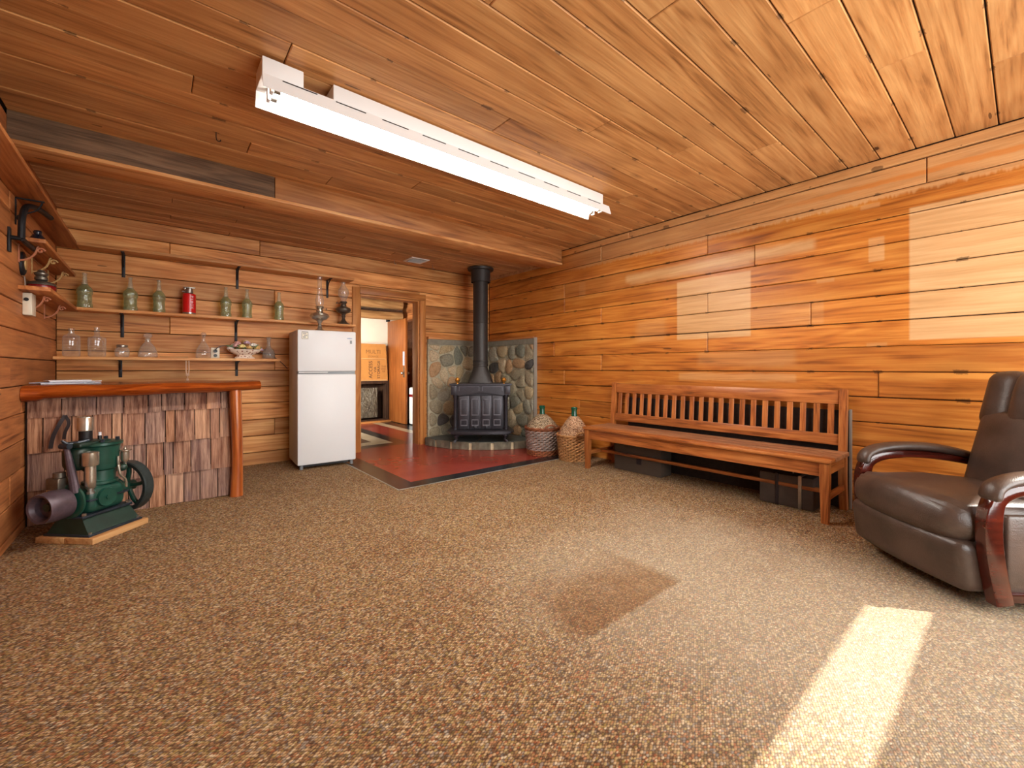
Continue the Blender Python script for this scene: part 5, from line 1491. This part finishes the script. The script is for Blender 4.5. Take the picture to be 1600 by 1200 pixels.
# dark leather strap hanging on the shingles
sp_ = thing('leather_strap', 'dark twisted leather strap hanging on the bar shingles above the engine', 'strap', (-0.55, 4.345, 0.0))
m = MB(); m.sweep(smoothp([(0.05, 0.0, 0.765), (0.02, -0.012, 0.70), (-0.01, -0.008, 0.62), (-0.02, -0.012, 0.54)], 2), [(-0.004, -0.011), (0.004, -0.011), (0.004, 0.011), (-0.004, 0.011)], up=(0, 1, 0)); m.obj('strap_band', M['black_leather'], sp_)
m = MB(); m.sweep(smoothp([(0.05, -0.002, 0.765), (0.075, -0.014, 0.71), (0.05, -0.012, 0.65), (0.045, -0.012, 0.60)], 2), [(-0.003, -0.009), (0.003, -0.009), (0.003, 0.009), (-0.003, 0.009)], up=(0, 1, 0)); m.obj('strap_end', M['black_leather'], sp_)

# iron arm and insulator on the left wall
ia = thing('iron_crane_arm', 'black iron pipe arm bent over at the left wall below the top shelf', 'iron arm', (XL, 4.0, 1.90))
m = MB(); m.tube(smoothp([(0.12, 0.42, 0.262), (0.09, 0.22, 0.265), (0.06, 0.06, 0.235), (0.055, -0.02, 0.14), (0.055, -0.03, 0.0)], 3), 0.017, 10); m.obj('bent_pipe', M['black_iron'], ia)
m = MB(); m.tube([(0.055, -0.03, 0.0), (0.06, 0.10, -0.005), (0.065, 0.26, -0.005)], 0.015, 10); m.obj('lower_bar', M['black_iron'], ia)
m = MB(); m.b2((0.001, -0.055, -0.09), (0.012, -0.01, 0.06), 0.002); m.cyl((0.01, -0.03, 0.0), (0.055, -0.03, 0.0), 0.013, n=10); m.obj('wall_plate', M['black_iron'], ia)
ins = thing('glass_insulator', 'dark bell-shaped insulator sitting at the end of the short left shelf', 'insulator', (-0.625, 4.30, 1.9415))
m = MB(); m.lathe([(0.052, 0.0), (0.055, 0.006), (0.046, 0.030), (0.034, 0.045), (0.026, 0.06), (0.018, 0.066), (0.022, 0.082), (0.018, 0.092), (0.004, 0.095)], 20); m.obj('insulator_bell', plain('dark_glaze', rgb(26, 30, 40), 0.15, Specular_IOR_Level=0.7), ins)
med = thing('oval_plaque', 'small black oval plaque with a gilt picture on the left wall', 'plaque', (XL, 4.30, 1.80))
m = MB(); m.lathe([(0.001, 0.02), (0.052, 0.02), (0.062, 0.014), (0.064, 0.001)], 28, Matrix.Rotation(PI / 2, 4, 'Y') @ Matrix.Diagonal((1.25, 0.95, 1, 1)), cap=False); m.obj('plaque_rim', M['black_iron'], med)
m = MB(); m.lathe([(0.001, 0.024), (0.032, 0.024), (0.034, 0.02)], 20, Matrix.Rotation(PI / 2, 4, 'Y') @ Matrix.Diagonal((1.25, 0.95, 1, 1)), cap=False); m.obj('gilt_picture', M['antique_gold'], med)
m = MB(); m.tube([(0.012, 0.02, -0.08), (0.014, 0.03, -0.13), (0.012, 0.025, -0.18)], 0.004, 6); m.obj('tassel', M['steel'], med)
rl = thing('red_lantern', 'squat red lantern base with steel cap on the left wall shelf', 'lantern', (-0.625, 4.42, 1.6435))
m = MB(); m.lathe([(0.070, 0.0), (0.074, 0.004), (0.074, 0.028), (0.070, 0.034)], 30); m.obj('red_base', M['red_paint'], rl)
m = MB(); m.lathe([(0.074, 0.034), (0.076, 0.04), (0.070, 0.052), (0.045, 0.062), (0.03, 0.066)], 30); m.obj('steel_deck', M['pewter'], rl)
m = MB(); m.lathe([(0.022, 0.066), (0.034, 0.075), (0.034, 0.092), (0.026, 0.097), (0.036, 0.112), (0.036, 0.122), (0.020, 0.132), (0.016, 0.142), (0.004, 0.145)], 22); m.obj('burner_cap', M['pewter'], rl)
th = thing('wall_thermostat', 'pale wall switch box with dark slot under the left wall shelf', 'switch box', (XL, 4.40, 1.535))
m = MB(); m.b2((0.001, -0.075, -0.075), (0.045, 0.05, 0.075), 0.004); m.obj('switch_housing', M['ivory'], th)
m = MB(); m.b2((0.001, 0.052, -0.07), (0.04, 0.085, 0.07), 0.003); m.obj('side_slot', M['grey_plastic'], th)
m = MB(); m.cyl((0.02, -0.0765, 0.03), (0.02, -0.083, 0.03), 0.012, n=12); m.obj('dial', M['black_plastic'], th)

# ================================================================== fluorescent fixture
fx = thing('fluorescent_fixture', 'long white two-tube fluorescent fixture with slotted reflector on the ceiling', 'ceiling light', (1.75, 2.50, ZC))
X0, X1 = -1.35, 1.36
tube_m = NT('lit_tube'); em = tube_m.n('Emission'); em.inputs['Color'].default_value = (1.0, 0.96, 0.88, 1); em.inputs['Strength'].default_value = 75.0
tube_m.l(em.outputs[0], tube_m.out.inputs['Surface'])
for (a, b) in ((X0, X0 + 0.19), (X0 + 0.34, X1 - 0.05)):
    m = MB(); m.b2((a, -0.085, -0.098), (b, 0.085, -0.012), 0.003); m.obj('housing', M['white'], fx)
m = MB(); m.b2((X0, -0.088, -0.102), (X1, 0.088, -0.0985)); m.obj('spine', M['white'], fx, smooth=0)
for sy in (-1, 1):
    m = MB()
    prof = [(0.089, -0.099), (0.112, -0.176), (0.109, -0.178), (0.086, -0.101)]
    xe = X1 + (0.03 if sy < 0 else -0.02)
    vs = [(x, sy * y, z) for x in (X0, xe) for (y, z) in prof]
    fs = [(0, 1, 5, 4), (1, 2, 6, 5), (2, 3, 7, 6), (3, 0, 4, 7), (3, 2, 1, 0), (4, 5, 6, 7)]
    m.add(vs, fs); m.obj('reflector', M['white'], fx, smooth=0)
    for k in range(10):
        a = X0 + 0.09 + k * 0.262
        m = MB(); m.b2((a, sy * 0.0866 - (0.0045 if sy > 0 else -0.0005) , -0.1085), (a + 0.165, sy * 0.0866 + (0.0008 if sy > 0 else 0.0045), -0.1035)) if False else m.box((a + 0.082, sy * (0.0885 if sy > 0 else 0.0925), -0.1075), (0.165, 0.006, 0.004)); m.obj('vent_slot', M['gap'], fx, smooth=0)
    m = MB(); m.cyl((X0 + 0.07, sy * 0.042, -0.135), (X1 - 0.06, sy * 0.042, -0.135), 0.019, n=14); m.obj('tube', tube_m.m, fx)
    for xx, d in ((X0 + 0.07, -1), (X1 - 0.06, 1)):
        m = MB(); m.cyl((xx - d * 0.02, sy * 0.042, -0.135), (xx + d * 0.012, sy * 0.042, -0.135), 0.0198, n=14); m.obj('tube_cap', M['steel'], fx)
        m = MB(); m.b2((xx + d * 0.012, sy * 0.042 - 0.018, -0.16), (xx + d * 0.028, sy * 0.042 + 0.018, -0.1025), 0.003); m.obj('lamp_holder', M['white'], fx)

# ceiling vent in the low ceiling
vt = thing('ceiling_vent', 'small white square ceiling register above the doorway', 'vent', (2.68, 5.24, ZL))
m = MB(); m.b2((-0.13, -0.13, -0.012), (0.13, -0.10, -0.002), 0.002); m.b2((-0.13, 0.10, -0.012), (0.13, 0.13, -0.002), 0.002); m.b2((-0.13, -0.099, -0.012), (-0.10, 0.099, -0.002), 0.002); m.b2((0.10, -0.099, -0.012), (0.13, 0.099, -0.002), 0.002); m.obj('frame', M['white'], vt)
m = MB(); m.b2((-0.10, -0.10, -0.004), (0.10, 0.10, -0.002)); m.obj('backing', M['gap'], vt, smooth=0)
for k in range(6):
    m = MB(); m.box((0, -0.082 + k * 0.033, -0.011), (0.198, 0.026, 0.003), (R(28), 0, 0)); m.obj('louvre', M['white'], vt, smooth=0)
# hooks in the ceiling
for (x, y, z, lab) in ((0.30, 3.42, ZC, 'bent wire hook screwed into the ceiling near the beam'), (2.45, 5.42, ZL, 'pale wire hook left of the ceiling vent'), (2.97, 5.32, ZL, 'pale wire hook right of the ceiling vent')):
    h = thing('ceiling_hook', lab, 'hook', (x, y, z))
    m = MB(); m.tube(smoothp([(0, 0, -0.002), (0, 0, -0.045), (0.008, 0, -0.06), (0.022, 0, -0.058), (0.026, 0, -0.045)], 2), 0.003, 6); m.obj('wire', M['steel'] if z == ZL else M['black_iron'], h)

# ================================================================== next room
d = thing('storage_cabinet', 'dark wooden cabinet with a plastic-wrapped pane seen through the doorway', 'cabinet', (3.26, 8.44, 0.0))
m = MB(); m.b2((-0.42, -0.02, 0.0), (0.42, 0.28, 0.06)); m.b2((-0.42, -0.02, 0.78), (0.42, 0.28, 0.84)); m.b2((-0.42, -0.02, 0.061), (-0.36, 0.28, 0.779)); m.b2((0.36, -0.02, 0.061), (0.42, 0.28, 0.779)); m.b2((-0.36, 0.20, 0.061), (0.36, 0.28, 0.779)); m.obj('cabinet_body', M['dark_wood'], d, smooth=0)
m = MB(); m.b2((-0.22, 0.0, 0.10), (0.19, 0.03, 0.70), 0.004); m.obj('wrapped_pane', M['plastic_wrap'], d)
m = MB(); m.b2((-0.285, -0.03, 0.06), (-0.225, 0.0, 0.72), 0.003); m.obj('pale_batten', M['trim'], d)
m = MB(); m.b2((-0.45, -0.10, 0.0), (0.45, -0.021, 0.035), 0.003); m.obj('base_rail', M['trim_x'], d)
for nm, (z0, z1, wb, wt), lab in (('cardboard_box', (0.842, 1.272, 0.36, 0.335), 'lower cardboard box with dark hand lettering on the cabinet'), ('cardboard_box', (1.274, 1.585, 0.335, 0.31), 'upper cardboard box with faint scribbles atop the other')):
    b = thing(nm, lab, 'box', (3.30, 8.55, z0), 0, 'cardboard boxes in the next room')
    h = z1 - z0
    m = MB(); vs = [(-0.40, -0.14, 0), (wb, -0.14, 0), (wb, 0.14, 0), (-0.40, 0.14, 0), (-0.40, -0.14, h), (wt, -0.14, h), (wt, 0.14, h), (-0.40, 0.14, h)]
    m.add(vs, [(0, 3, 2, 1), (4, 5, 6, 7), (0, 1, 5, 4), (1, 2, 6, 5), (2, 3, 7, 6), (3, 0, 4, 7)]); m.obj('carton', M['cardboard'], b, smooth=0)
    m = MB(); m.b2((-0.39, -0.143, 0.002), (wb - 0.02, -0.1405, 0.02)); m.obj('tape_edge', M['cardboard2'] if False else M['block'], b, smooth=0)
    rotc = Matrix.Rotation(PI / 2, 4, 'X')
    if z0 < 1:
        for txt, x, s_, mt in (('ACCESS', 0.0, 0.10, 'ink'), ('VIA', 0.09, 0.075, 'ink'), ('STORAGE', 0.165, 0.082, 'ink')):
            text_mesh(txt, s_, 'lettering', M[mt], b, Matrix.Translation((x, -0.1412, h * 0.52)) @ rotc @ Matrix.Rotation(PI / 2, 4, 'Z'))
        text_mesh('THIS\nEND\nUP', 0.05, 'lettering', M['ink_soft'], b, Matrix.Translation((0.27, -0.1412, h * 0.55)) @ rotc)
    else:
        text_mesh('MULTI', 0.11, 'lettering', M['ink_soft'], b, Matrix.Translation((0.05, -0.1412, h * 0.48)) @ rotc)
        text_mesh('STORAGE', 0.05, 'lettering', M['ink_soft'], b, Matrix.Translation((0.05, -0.1412, h * 0.18)) @ rotc)
dr = setting('door_1', 'open brown veneer door of the next room')
m = MB(); m.b2((3.70, 7.68, 0.01), (3.74, 8.52, 2.06), 0.002); m.obj('door_slab', M['slab_door'], dr)
m = MB(); m.b2((3.694, 7.72, 0.92), (3.6995, 7.78, 1.13), 0.002); m.obj('lock_plate', M['steel'], dr)
m = MB(); m.b2((3.694, 7.72, 1.15), (3.6995, 7.79, 1.42), 0.001); m.obj('notice_strip', M['paper2'], dr)
for x0, x1 in ((3.6995, 3.66), (3.7405, 3.785)):
    m = MB(); m.cyl((x0, 7.75, 1.0), (x1, 7.75, 1.0), 0.012, n=10); m.sphere((x1, 7.75, 1.0), 0.028, 12, 8); m.obj('door_knob', M['steel'], dr)
m = MB(); m.b2((3.70, 8.53, 2.07), (3.76, 8.6, 2.3)); m.obj('closer_rod', M['black_iron'], dr, smooth=0)
wh = thing('water_heater', 'white enamel water heater standing behind the open door', 'water heater', (3.93, 7.62, 0.0))
m = MB(); m.lathe([(0.16, 0.02), (0.165, 0.03), (0.165, 0.70), (0.15, 0.72), (0.04, 0.725)], 28); m.obj('tank', M['white'], wh)
m = MB(); m.lathe([(0.168, 0.54), (0.168, 0.59)], 28, cap=False); m.obj('red_band', M['red_paint'], wh)
m = MB(); m.lathe([(0.13, 0.0), (0.14, 0.02)], 24); m.obj('base_ring', M['black_plastic'], wh)
wb2 = thing('white_wall_box', 'white metal box on the wall behind the open door', 'metal box', (4.135, 7.20, 0.60))
m = MB(); m.b2((-0.11, -0.12, -0.58), (0.0, 0.12, 0.32), 0.006); m.obj('box_shell', M['white'], wb2)
m = MB(); m.b2((-0.116, -0.10, -0.2), (-0.1105, 0.10, 0.28), 0.003); m.obj('box_cover', M['white'], wb2)
for (y, z, r_, lab) in ((8.50, 2.19, 0.085, 'peeled log rail at the top of the next room, lower one'), (8.50, 2.43, 0.10, 'peeled log rail at the top of the next room, upper one')):
    l_ = thing('log_rail', lab, 'log', (2.3, y, z))
    m = MB(); m.tube([(-1.7 + 0.34 * k, 0.008 * math.sin(k * 1.3), 0.008 * math.cos(k * 1.9)) for k in range(11)], [r_ * (1 + 0.04 * math.sin(k * 2.1)) for k in range(11)], 16); m.obj('log_trunk', M['log'], l_)
    m = MB(); m.b2((-1.7, -0.04, r_ - 0.002), (1.7, 0.04, r_ + 0.03)); m.obj('chinking', M['dark_wood'], l_, smooth=0)
bpy.context.view_layer.update()
